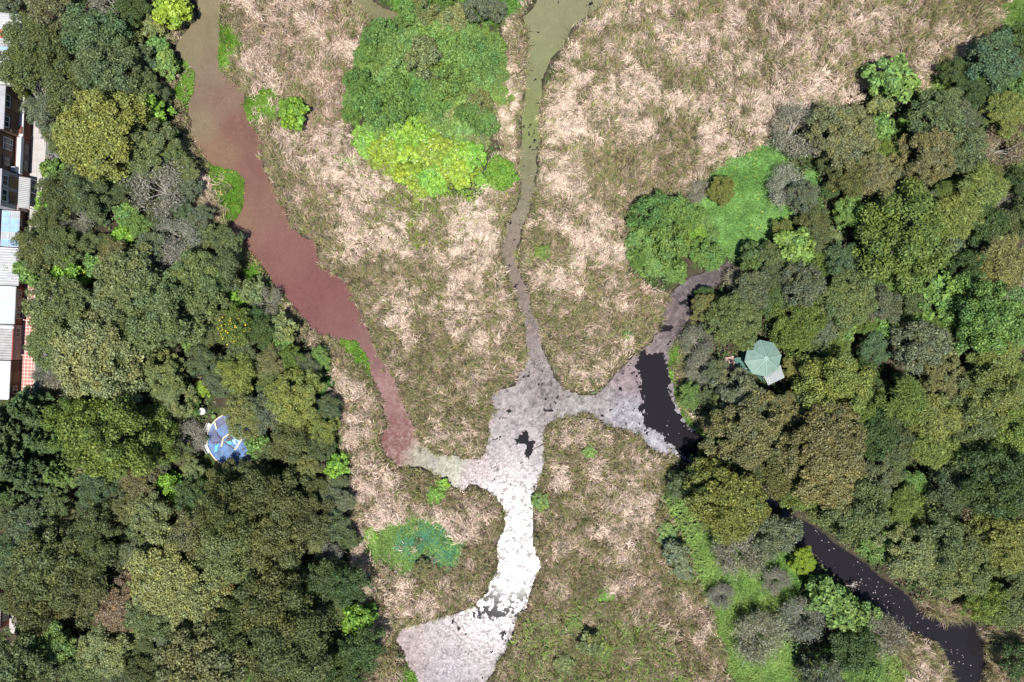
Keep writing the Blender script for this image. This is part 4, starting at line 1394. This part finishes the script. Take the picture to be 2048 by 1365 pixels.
def window(parent, x, y, z, w, h, name='window', frame=M_FRAME, pane=M_GLASS):
    f = MB()
    t = .07
    f.box(x, x + .06, y - w / 2, y + w / 2, z, z + t).box(x, x + .06, y - w / 2, y + w / 2, z + h - t, z + h)
    f.box(x, x + .06, y - w / 2, y - w / 2 + t, z + t, z + h - t).box(x, x + .06, y + w / 2 - t, y + w / 2, z + t, z + h - t)
    f.box(x, x + .05, y - .03, y + .03, z + t, z + h - t)
    o = f.build(name, frame, parent)
    MB().box(x + .004, x + .02, y - w / 2 + t, y + w / 2 - t, z + t, z + h - t).build('pane', pane, o)
    return o
def door(parent, x, y, z, w, h, m=M_WOOD):
    d = MB().box(x, x + .05, y - w / 2, y + w / 2, z, z + h)
    for k in range(3):
        d.box(x + .05, x + .065, y - w / 2 + .08, y + w / 2 - .08, z + .12 + k * h / 3, z + h / 3 - .06 + k * h / 3)
    o = d.build('door', m, parent)
    MB().box(x + .065, x + .12, y + w / 2 - .16, y + w / 2 - .10, z + h * .45, z + h * .5).build('handle', M_IRON, o)
def low_house(v0, v1, label, wallm, roofm, eave=2.95, over=.35, skylights=(), stripe=None, gutter=None, wins=(), doors=(), tile=False, pitch=.34):
    r, hw = house_root(v0, v1, eave, label)
    MB().box(-8, 0, -hw, hw, .3, eave - .12).build('wall', wallm, r)
    slope = .13
    mb = corr(MB(), over, -8.0, -hw + .02, hw - .02, eave, eave + slope * (8 + over), .3 if tile else pitch, .05 if tile else .055)
    ro = mb.build('roof', roofm, r)
    fa = MB().box(over - .05, over - .02, -hw + .02, hw - .02, eave - .14, eave - .045)
    fa.build('fascia', gutter or roofm, ro)
    if gutter:
        MB().box(over - .01, over + .12, -hw + .02, hw - .02, eave - .12, eave + .02).build('gutter', gutter, ro)
    for sx, sy, a, bb, m_ in skylights:
        z = eave + slope * (over - sx) + .06
        f = MB().add([(sx - a / 2, sy - bb / 2, z + a / 2 * slope), (sx + a / 2, sy - bb / 2, z - a / 2 * slope), (sx + a / 2, sy + bb / 2, z - a / 2 * slope), (sx - a / 2, sy + bb / 2, z + a / 2 * slope),
                       (sx - a / 2, sy - bb / 2, z - .1), (sx + a / 2, sy - bb / 2, z - .14), (sx + a / 2, sy + bb / 2, z - .14), (sx - a / 2, sy + bb / 2, z - .1)],
                     [(0, 1, 2, 3), (0, 4, 5, 1), (1, 5, 6, 2), (2, 6, 7, 3), (3, 7, 4, 0)])
        f.build('skylight', m_, ro)
    if stripe:
        a, bb = stripe
        z = eave + .05
        MB().add([(over, a, z), (over, bb, z), (-8, bb, z + slope * (8 + over)), (-8, a, z + slope * (8 + over))], [(0, 1, 2, 3)]).build('blue_sheet', M_BLUES, ro)
    for (y, z, w, h) in wins: window(r, 0, y, z, w, h)
    for (y, w, m_) in doors: door(r, 0, y, .84, w, 1.95, m_)
    return r, hw

low_house(30, 62, 'low house with plain white roof nearest the top left corner', M_WHITEW, M_WHITER, wins=((0, 1.6, .9, .9),))
low_house(63, 81, 'narrow house with orange red tiled roof', M_WHITEW, M_REDR, tile=True, doors=((0, .8, M_WOOD),))
low_house(82, 121, 'house with grey corrugated roof crossed by one blue strip', M_GREYW, M_GREYR, stripe=(-.15, .2), wins=((-.7, 1.6, .8, .8),), doors=((.6, .8, M_WOOD),))
low_house(122, 170, 'white ribbed roof house with small dark skylights, beside the big olive tree', M_WHITEW, M_WHITER,
          skylights=((-.9, .9, .55, .5, M_GLASS), (-1.2, -.35, .55, .42, M_GLASS), (-1.2, -.95, .55, .42, M_GLASS)), doors=((0, .9, M_WOOD),))
# two-storey house with red brick front behind an iron grille
r, hw = house_root(190, 274, 2.6, 'two storey house with red brick front behind a black iron grille')
MB().box(-8, 0, -hw, hw, .3, 2.6).build('wall', M_BRICK, r)
for k in range(4):
    MB().box(.1, .14, -hw + .4, hw - .3, 1.0 + k * .45, 1.05 + k * .45).build('grille_bar', M_IRON, r)
for k in range(7):
    y = -hw + .4 + k * (2 * hw - .7) / 6
    MB().box(.06, .1, y - .02, y + .02, .84, 2.5).build('grille_bar', M_IRON, r)
MB().box(-8, -.35, -hw, hw, 2.601, 5.7).build('upper_wall', M_BROWNW, r)
MB().box(-.345, .25, -hw, hw, 2.602, 2.72).build('balcony', M_WHITEW, r)
MB().box(-.34, -.26, -hw + .1, -hw + 1.3, 2.73, 4.1).build('shutter', M_BROWNW, r)
MB().box(-.34, -.26, hw - 2.6, hw - .9, 2.73, 4.2).build('shutter', M_WOOD, r)
window(r, -.35, hw - 1.6, 4.4, 1.6, .9, pane=M_GLASS); window(r, -.35, -hw + 1.2, 4.4, 1.4, .9)
pb = MB().box(-.1, .22, -hw + .3, -hw + 1.2, 2.73, 2.95).build('planter', M_BRICK, r)
MB().box(-9, .1, -hw - .0, hw, 5.702, 5.85).build('roof', M_GREYW, r)
# dark brick house with white blue balcony edge
r, hw = house_root(275, 349, 2.6, 'dark brick house with pale blue balcony edge and barred windows')
MB().box(-8, 0, -hw, hw, .3, 2.55).build('wall', M_BRICKD, r)
window(r, 0, hw - 1.4, 1.1, 1.7, 1.0, frame=M_IRON); window(r, 0, -hw + 1.5, 1.0, 1.9, 1.1, frame=M_IRON)
door(r, 0, 0.05, .84, .8, 1.6, M_IRON)
MB().box(-.5, .3, -hw, hw, 2.552, 2.68).build('balcony', M_WHITEW, r)
MB().box(.18, .3, -hw, hw, 2.682, 3.05).build('parapet', M_PALEBLUE, r)
MB().box(-8, -.9, -hw, hw, 2.56, 5.6).build('upper_wall', M_BROWNW, r)
window(r, -.9, hw - 1.2, 3.0, 1.5, 1.5); window(r, -.9, -hw + 1.3, 3.0, 1.3, 1.5, frame=M_IRON)
vb = MB()
for k in range(5): vb.box(-.75, -.2, -hw + .25 + k * .12, -hw + .32 + k * .12, 2.69, 3.2)
vb.box(-.74, -.21, -hw + .25, -hw + .8, 2.688, 2.75)
vb.build('louvred_box', M_FRAME, r)
MB().box(-9, -.7, -hw, hw, 5.602, 5.75).build('roof', M_GREYW, r)
# grey house with white ribbed porch roof
r, hw = house_root(350, 421, 2.5, 'grey two storey house with white ribbed tile porch roof')
MB().box(-8, 0, -hw, hw, .3, 2.6).build('wall', M_PINKW, r)
MB().box(-8, -.15, -hw, hw, 2.602, 5.6).build('upper_wall', M_GREYW, r)
po = corr(MB(), 1.05, .02, -hw + .3, hw - .25, 2.15, 2.75, .24, .06).build('porch_roof', M_WHITER, r)
MB().box(.98, 1.06, -hw + .3, hw - .25, 1.98, 2.08).build('beam', M_FRAME, po)
for y in (-hw + .4, 0.2, hw - .35): MB().box(.95, 1.03, y - .05, y + .05, .8, 1.98).build('post', M_FRAME, r)
door(r, -.15, hw - 1.2, 2.75, 1.5, 1.5, M_WOOD); door(r, -.15, -.5, 2.75, .7, 1.4, M_WOOD); door(r, -.15, -hw + 1.1, 2.75, 1.1, 1.3, M_BROWNW)
window(r, -.15, hw - 1.3, 4.45, 1.3, .95); window(r, -.15, -hw + 1.4, 4.45, 1.5, .95)
MB().box(-9, .05, -hw, hw, 5.602, 5.75).build('roof', M_GREYW, r)
# house with a canopy of blue panels
r, hw = house_root(422, 495, 2.7, 'dark fronted house under a canopy of blue square panels')
MB().box(-8, -.25, -hw, hw, .3, 2.5).build('wall', M_BRICKD, r)
MB().box(-8, -2.2, -hw, hw, 2.501, 5.5).build('upper_wall', M_GREYW, r)
window(r, -2.2, 1.2, 3.2, 1.2, 1.2); window(r, -2.2, -1.2, 3.2, 1.2, 1.2)
cn = MB()
for k in range(6):
    y = -hw + .05 + k * (2 * hw - .1) / 5; cn.bar((-1.95, y, 2.72), (.25, y, 2.62), .05, .05)
for x in (-1.95, -.85, .25): cn.bar((x, -hw + .05, 2.67 - (x + .85) * .045), (x, hw - .05, 2.67 - (x + .85) * .045), .05, .05)
cn = cn.build('canopy', M_FRAME, r)
for i in range(2):
    for k in range(5):
        y0 = -hw + .09 + k * (2 * hw - .1) / 5; y1 = y0 + (2 * hw - .1) / 5 - .08
        x0 = -1.9 + i * 1.1; x1 = x0 + 1.02
        z0 = 2.755 - (x0 + .85) * .045; z1 = 2.755 - (x1 + .85) * .045
        mm = M_GREYP if (i, k) in ((1, 4), (0, 1), (1, 1)) else M_BLUEP
        MB().add([(x0, y0, z0), (x1, y0, z1), (x1, y1, z1), (x0, y1, z0), (x0, y0, z0 - .02), (x1, y0, z1 - .02), (x1, y1, z1 - .02), (x0, y1, z0 - .02)],
                 [(0, 1, 2, 3), (7, 6, 5, 4), (0, 4, 5, 1), (1, 5, 6, 2), (2, 6, 7, 3), (3, 7, 4, 0)]).build('panel', mm, cn)
window(r, -.25, 1.0, 1.2, 1.2, .9, frame=M_IRON); door(r, -.25, -.8, .84, .9, 1.6, M_BROWNW)
MB().box(-9, -2.0, -hw, hw, 5.502, 5.65).build('roof', M_GREYW, r)
low_house(496, 572, 'white corrugated roof house with three grey skylights below the blue canopy', M_BRICKD, M_WHITER, over=.75,
          skylights=((-.2, 1.5, .55, .4, M_GREYP), (-.3, -.95, .55, .35, M_GREYP), (-.35, -1.55, .55, .35, M_GREYP)), doors=((.6, .9, M_BROWNW),), wins=((-1.2, 1.3, 1.1, .9),))
low_house(573, 649, 'house with pale cyan corrugated roof and red brick front', M_BRICK, M_CYANR, gutter=M_GREYR, wins=((1.6, 1.4, 1.0, .7), (-.8, 1.0, 1.8, 1.2)), doors=((.6, .8, M_PINKW),), pitch=.3)
low_house(650, 721, 'house with grey corrugated roof edged by a red gutter', M_PINKW, M_GREYR, gutter=M_REDG, over=.25,
          skylights=((-1.9, -.9, .9, .5, M_CYANR), (-.6, 1.95, 2.0, .25, M_CYANR)), wins=((1.3, 1.3, 1.2, .8),), doors=((-.4, 1.6, M_PINKW),))
low_house(722, 800, 'house with plain bright white roof and brown front', M_BROWNW, mat('bright_white_roof', (.8, .8, .8), .5, var=.06), gutter=M_GREYR, over=.1, doors=((.4, 1.4, M_WOOD),), wins=((-1.3, 1.4, 1.0, .8),))
low_house(985, 1062, 'white walled house glimpsed through branches below the conifers', M_WHITEW, M_REDR, tile=True, wins=((1.0, 1.3, 1.0, .9),), doors=((-.8, .9, M_WOOD),))
low_house(1188, 1262, 'brick house corner with grey window at the lower left edge', M_BRICK, M_GREYR, wins=((1.2, 1.0, 1.6, 1.2), (-1.0, 1.1, 1.2, 1.0)), doors=((.1, .8, M_WOOD),))

# pavement: concrete slabs above, red tiles below, kerb and road beside
Yt = P(0, 120)[1]; Yb = P(0, 1262)[1]
Ysplit = P(0, 548)[1]
def strip(name, x0, x1, Y0, Y1, z0, z1, m, label, cat, kind=None):
    Ym = (Y0 + Y1) / 2; hl = (Y1 - Y0) / 2 / math.cos(TH)
    o = MB().box(x0, x1, -hl, hl, z0, z1).build(name, m, loc=(base_x(Ym), Ym, 0), rot=(0, 0, TH))
    tag(o, label, cat, kind=kind); return o, hl
slab_bed, hl = strip('concrete_pavement', .01, 1.78, Ysplit + .01, Yt, .25, .80, M_GROUT, 'pale concrete pavement in front of the upper houses', 'pavement', 'structure')
slab_me = MB().box(-.43, .43, -.72, .72, 0, .03).mesh('slab'); slab_me.materials.append(M_CONC)
k = -hl + .75
while k < hl - .7:
    for x in (.46, 1.34):
        link('slab', slab_me, parent=slab_bed, loc=(x, k, .80 + random.Random(k + x).uniform(-.006, .004)))
    k += 1.47
tile_bed, hl = strip('tiled_pavement', .01, 1.78, P(0, 800)[1], Ysplit, .25, .80, M_GROUT, 'red square tiled pavement in front of the lower houses', 'pavement', 'structure')
tile_me = MB().box(-.165, .165, -.185, .185, 0, .03).mesh('tile'); tile_me.materials.append(M_TILE)
k = -hl + .24
while k < hl - .2:
    for j in range(4):
        link('tile', tile_me, parent=tile_bed, loc=(.27 + j * .43, k, .80 + random.Random(k * 7 + j).uniform(-.006, .004)))
    k += .46
strip('pavement_below', .01, 1.78, Yb, P(0, 800)[1] - .02, .25, .80, M_CONC, 'worn pavement below the conifers', 'pavement', 'structure')
strip('kerb', 1.80, 1.96, Yb, Yt, .25, .83, M_CONC, 'concrete kerb along the pavement', 'kerb', 'structure')
strip('road', 1.97, 4.4, Yb, Yt, .25, .76, M_ASPH, 'narrow grey road strip under the trees', 'road', 'structure')
px, py, _ = P(79, 712, .8)
mh = link('manhole_cover', None, loc=(px, py, .765)); tag(mh, 'round grey manhole cover on the road beside the red tiles', 'manhole cover')
rim = MB()
for i in range(20):
    a, b2 = 2 * math.pi * i / 20, 2 * math.pi * (i + 1) / 20
    rim.bar((.27 * math.cos(a), .27 * math.sin(a), .02), (.27 * math.cos(b2), .27 * math.sin(b2), .02), .06, .05)
rim.build('rim', M_CONC, mh); MB().tube((0, 0, 0), (0, 0, .025), .235, .235, 20).build('lid', M_GREYR, mh)
px, py, _ = P(91, 733, .7)
lp = link('white_post', None, loc=(px, py, .6)); tag(lp, 'slim white post on the kerb beside the red tiled pavement', 'post')
MB().tube((0, 0, 0), (0, 0, 2.25), .055, .045, 10).build('pole', M_WHITEW, lp)
MB().tube((0, 0, 2.251), (0, 0, 2.33), .09, .07, 10).build('cap', M_WHITEW, lp)
MB().box(-.14, .14, -.14, .14, .12, .2).build('base_plate', M_GREYR, lp)

# ------------------------------------------------------------------ gazebo in the right wood
M_GRROOF = mat('green_sheet_roof', (.165, .25, .21), .6, var=.25, scale=1.3, stain=(.21, .27, .24))
M_GRRIB = mat('green_rib', (.21, .31, .26), .45, var=.08)
M_GRDARK = mat('green_paint', (.035, .13, .10), .5, var=.25, scale=3)
M_SLAT = mat('pale_slat', (.50, .54, .55), .6, var=.2, scale=4)
M_BRICKPAV = mat('brick_paving', (.40, .25, .20), .9, var=.3, scale=2.0, stain=(.3, .2, .16))
gxw, gyw, _ = P(1526, 717, 3.3)
gz = link('gazebo', None, loc=(gxw, gyw, .6)); tag(gz, 'green octagonal gazebo with ribbed roof and slatted deck', 'gazebo')
A0 = math.radians(100); RR = 2.42
vs = [(RR * math.cos(A0 + k * math.pi / 4), RR * math.sin(A0 + k * math.pi / 4)) for k in range(8)]
EAVE, APEX = 2.7, 3.75
for k in range(8):
    a, b2 = vs[k], vs[(k + 1) % 8]
    t = .10
    mb = MB().add([(*a, EAVE), (*b2, EAVE), (b2[0] * t, b2[1] * t, APEX), (a[0] * t, a[1] * t, APEX), (*a, EAVE - .05), (*b2, EAVE - .05), (b2[0] * t, b2[1] * t, APEX - .05), (a[0] * t, a[1] * t, APEX - .05)],
                  [(0, 1, 2, 3), (7, 6, 5, 4), (0, 4, 5, 1), (1, 5, 6, 2), (2, 6, 7, 3), (3, 7, 4, 0)])
    rp = mb.build('roof_panel', M_GRROOF, gz)
    MB().bar((a[0] * .99, a[1] * .99, EAVE + .03), (a[0] * .1, a[1] * .1, APEX + .02), .13, .06).build('rib', M_GRRIB, rp)
    pv = (a[0] * .86, a[1] * .86)
    MB().tube((*pv, -.2), (*pv, EAVE + .05), .06, .06, 8).build('post', M_GRDARK, gz)
MB().prism([(x * .125, y * .125) for x, y in vs], APEX - .04, APEX + .07).build('roof_cap', M_GRRIB, gz)
MB().prism([(x * .92, y * .92) for x, y in vs], -.3, .45).build('deck', M_GRDARK, gz)
for k in range(8):
    if k in (2, 6): continue
    a, b2 = vs[k], vs[(k + 1) % 8]
    rl = MB()
    for z in (.75, 1.05, 1.35): rl.bar((a[0] * .88, a[1] * .88, z), (b2[0] * .88, b2[1] * .88, z), .05, .05)
    rl.build('railing', M_GRDARK, gz)
def gl(u, v, h):   # photo pixel at height -> gazebo space
    x, y, z = P(u, v, h); return Vector((x - gxw, y - gyw, h - .6))
# slatted deck roof at the lower right
a = gl(1527, 749, 2.7); b2 = gl(1560, 731, 2.7); c2 = gl(1568, 756, 2.7); d2 = gl(1537, 771, 2.7)
for k in range(19):
    t = k / 18
    p0 = a.lerp(b2, t); p1 = d2.lerp(c2, t)
    MB().bar(p0, p1, .065, .05).build('slat', M_SLAT, gz)
for t in (.06, .5, .94):
    MB().bar(a.lerp(d2, t) + Vector((0, 0, -.06)), b2.lerp(c2, t) + Vector((0, 0, -.06)), .07, .07).build('crossbeam', M_GRDARK, gz)
for q in (a.lerp(d2, .94), b2.lerp(c2, .94)):
    MB().tube((q.x, q.y, -.3), (q.x, q.y, q.z - .1), .05, .05, 8).build('post', M_GRDARK, gz)
# side rails of the lower walkway
a = gl(1509, 745, 1.5); b2 = gl(1524, 764, 1.5)
for k in range(4):
    off = Vector((.35 * k, -.06 * k, 0))
    MB().bar(a + off, b2 + off + Vector((0, .1, 0)), .07, .05).build('rail', M_SLAT if k > 1 else M_GRDARK, gz)
for q in (a, b2, b2 + Vector((1.05, -.08, 0))):
    MB().tube((q.x, q.y, -.3), (q.x, q.y, q.z), .04, .04, 8).build('post', M_GRDARK, gz)
# steps of green boards on the left
s0 = gl(1469, 716, 1.0); s1 = gl(1476, 735, 1.0); e0 = gl(1490, 716, 1.3); e1 = gl(1497, 738, 1.3)
for k in range(7):
    t = k / 6
    MB().bar(s0.lerp(e0, t) + Vector((0, 0, .02)), s1.lerp(e1, t) + Vector((0, 0, .02)), .24, .06).build('step_board', M_GRDARK, gz)
for p, q in ((s0, e0), (s1, e1)):
    MB().bar(p + Vector((0, 0, .75)), q + Vector((0, 0, .85)), .05, .05).build('handrail', M_GRRIB, gz)
    MB().bar(p + Vector((0, 0, .35)), q + Vector((0, 0, .45)), .04, .04).build('handrail', M_GRDARK, gz)
    for w in (p, q): MB().tube((w.x, w.y, -.3), (w.x, w.y, w.z + .8), .035, .035, 6).build('post', M_GRDARK, gz)
pad = [P(u, v, .8)[:2] for u, v in ((1450,716),(1467,713),(1477,735),(1495,748),(1480,752),(1458,745),(1449,730))]
o = MB().prism(pad, .3, .80).build('brick_path', M_GROUT); tag(o, 'small pinkish brick paved landing at the gazebo steps', 'path', kind='structure')
pp = np.array(pad); bk = MB().box(-.13, .13, -.065, .065, 0, .03).mesh('brick'); bk.materials.append(M_BRICKPAV)
y = pp[:, 1].min(); row = 0
while y < pp[:, 1].max():
    x = pp[:, 0].min() + (row % 2) * .14
    while x < pp[:, 0].max():
        if inside([tuple(q) for q in pad], np.array([x]), np.array([y]))[0]:
            link('brick', bk, parent=o, loc=(x, y, .80 + trng.uniform(-.008, .004)), rot=(0, 0, trng.uniform(-.03, .03)))
        x += .28
    y += .15; row += 1

# ------------------------------------------------------------------ blue plaza in the left wood
M_BLUEF = mat('blue_floor_paint', (.10, .185, .36), .75, var=.45, scale=1.2, stain=(.16, .18, .24))
M_BLUEG = mat('grey_blue_floor', (.10, .115, .22), .7, var=.35, scale=1.2, stain=(.16, .13, .12))
M_LBLUE = mat('light_blue_paint', (.30, .50, .68), .6, var=.2)
M_TEAL = mat('teal_paint', (.08, .40, .42), .6, var=.2)
M_DBROWN = mat('dark_paint', (.035, .032, .04), .6, var=.2)
M_CREAM = mat('cream_wall', (.62, .50, .36), .8, var=.15, scale=3)
PZ = .92
def pl(u, v, h=PZ): return P(u, v, h)
pcx, pcy, _ = pl(468, 880); PR = 3.55
disc = [(pcx + PR * math.cos(2 * math.pi * k / 48), pcy + PR * math.sin(2 * math.pi * k / 48)) for k in range(48)]
pz = link('round_plaza', MB().prism(disc, .2, PZ).mesh('round_plaza'), M_BLUEF); tag(pz, 'round blue painted plaza among the trees', 'plaza', kind='structure')
def patch(pts, m, lift, name='painted_patch'):
    MB().prism([pl(u, v)[:2] for u, v in pts], PZ + .002, PZ + lift).build(name, m, pz)
patch([(420,866),(429,858),(447,878),(440,886),(422,888)], M_BLUEG, .006)
patch([(431,842),(446,834),(452,846),(436,858)], M_BLUEG, .006)
patch([(456,872),(462,870),(474,884),(472,890),(466,884),(452,882)], M_DBROWN, .010)
patch([(459,870),(466,870),(480,882),(477,886),(468,878)], M_LBLUE, .014)
patch([(463,880),(470,879),(474,890),(468,888)], M_LBLUE, .014)
patch([(452,884),(462,882),(464,888),(456,890)], M_TEAL, .014)
patch([(476,868),(484,866),(482,874),(476,876)], M_TEAL, .010)
patch([(430,892),(438,888),(434,904),(428,904)], M_TEAL, .010)
for (p, q) in (((429, 860), (444, 882)), ((424, 887), (446, 884)), ((449, 884), (470, 900)), ((484, 900), (505, 888))):
    p, q = pl(*p), pl(*q)
    MB().bar((p[0], p[1], PZ + .012), (q[0], q[1], PZ + .012), .14, .022).build('joint_line', M_DBROWN, pz)
for (p, q) in (((430.5, 844.5), (434, 859)), ((462, 866), (447.6, 876)), ((447.6, 876), (443.7, 893.5)), ((490.5, 865.8), (488.5, 872.3)), ((488.5, 872.3), (470.7, 900)), ((495, 861.8), (504.4, 873.7))):
    p, q = pl(*p), pl(*q)
    MB().bar((p[0], p[1], PZ + .10), (q[0], q[1], PZ + .10), .19, .2).build('seat_wall', M_CREAM, pz)
kb = MB()
for k in range(48):
    a, b2 = disc[k], disc[(k + 1) % 48]
    MB().bar((a[0], a[1], PZ - .02), (b2[0], b2[1], PZ - .02), .14, .16).build('kerb_stone', M_CREAM, pz)
n = 260
ra = np.sqrt(RNG.random(n)) * (PR - .2); aa = RNG.uniform(0, 6.28, n)
me = flat_bits(np.stack([pcx + ra * np.cos(aa), pcy + ra * np.sin(aa)], -1), .03, .07, PZ + .03, lambda n: np.array([.30, .24, .14]) * RNG.uniform(.4, 1.3, (n, 1)))
me.materials.append(bpy.data.materials['debris'])
tag(link('leaf_litter', me), 'dry leaf litter scattered over the blue plaza', 'leaf litter', kind='stuff')
def bench(u, v, ang, label):
    x, y, _ = pl(u, v)
    r = link('bench', None, loc=(x, y, .62), rot=(0, 0, ang)); tag(r, label, 'bench', 'white benches by the plaza')
    for s in (-1, 0, 1): MB().box(-.62, .62, s * .15 - .065, s * .15 + .065, .42, .47).build('seat_slat', M_WHITEW, r)
    for s in (-1, 1): MB().box(s * .45 - .06, s * .45 + .06, -.18, .18, 0, .419).build('leg', M_CONC, r)
    MB().box(-.62, .62, .24, .28, .55, .85).build('backrest', M_WHITEW, r)
bench(416.5, 855.5, math.radians(63), 'white bench on the left rim of the blue plaza, upper of two')
bench(415.5, 897, math.radians(-63) + math.pi, 'white bench on the left rim of the blue plaza, lower and half shaded')
def round_thing(name, u, v, rad, h, m, top, label, cat):
    x, y, _ = P(u, v, .8 + h)
    r = link(name, None, loc=(x, y, .55)); tag(r, label, cat)
    MB().tube((0, 0, 0), (0, 0, h), rad * .92, rad, 20).build('side', m, r)
    MB().tube((0, 0, h + .002), (0, 0, h + .06), rad * 1.03, rad * .98, 20).build('rim', m, r)
    MB().tube((0, 0, h + .061), (0, 0, h + .09), rad * .88, rad * .8, 20).build('top' if top is m else 'plants', top, r)
round_thing('round_tank', 402, 823.5, .46, 1.1, M_WHITEW, M_WHITEW, 'white round tank standing above left of the blue plaza', 'tank')
M_PLANT = mat('planter_leaves', (.10, .20, .05), .8, var=.5, scale=9)
round_thing('round_planter', 425.5, 834, .34, .55, M_BROWNW, M_PLANT, 'round planter with green plants between tank and plaza', 'planter')
round_thing('round_planter', 411, 876.5, .34, .55, M_BROWNW, M_PLANT, 'round planter with green plants between the two benches', 'planter')
# bare soil round the planters
# ------------------------------------------------------------------ drift wood and dead branches
p, q = P(1067, 899), P(1092, 887)
o = MB().path([Vector((p[0], p[1], .06)), Vector(((p[0] + q[0]) / 2, (p[1] + q[1]) / 2 + .05, .10)), Vector((q[0], q[1], .3))], [.05, .06, .05], 6).build('floating_log', M_BARK)
tag(o, 'thin dark log lying on the grey ferns at the reed tip', 'log')
def dead_branch(u, v, ang, L, label, seed):
    rng = random.Random(seed); x, y, _ = P(u, v, .5)
    mb = MB(); s = Vector((0, 0, .25)); e = Vector((math.cos(ang) * L, math.sin(ang) * L, .8))
    mb.path([s, s.lerp(e, .5) + Vector((0, 0, .25)), e], [.09, .065, .02], 6)
    for k in range(9):
        b0 = s.lerp(e, rng.uniform(.2, .95)); a = ang + rng.uniform(-1.1, 1.1); l = L * rng.uniform(.25, .5)
        b1 = b0 + Vector((math.cos(a) * l, math.sin(a) * l, rng.uniform(0, .4)))
        mb.tube(b0, b1, .04, .012, 5)
        for j in range(3):
            c0 = b0.lerp(b1, rng.random()); a2 = a + rng.uniform(-1, 1)
            mb.tube(c0, c0 + Vector((math.cos(a2), math.sin(a2), .2)) * l * .45, .02, .008, 4)
    o = mb.build('dead_branch', M_BARK_PALE, loc=(x, y, max(0.0, float(land_z(np.array([x]), np.array([y]))[0])))); tag(o, label, 'branch')
dead_branch(1400, 525, math.radians(-20), 2.2, 'pale bare branch fallen over the tip of the dark pool', 1)
dead_branch(1598, 300, math.radians(150), 2.6, 'pale forked dead branch on the right rim of the bright meadow', 2)
dead_branch(1690, 1172, math.radians(15), 1.1, 'thin bare branch reaching over the dark stream', 3)
dead_branch(1570, 1245, math.radians(20), 2.0, 'white dead limb in the grass strip below the dark stream', 4)
dead_branch(2010, 585, math.radians(60), 2.4, 'white bare limb among the crowns at the right edge', 5)
dead_branch(30, 1030, math.radians(-10), 2.8, 'pale bare branch at the left edge below the conifers', 6)
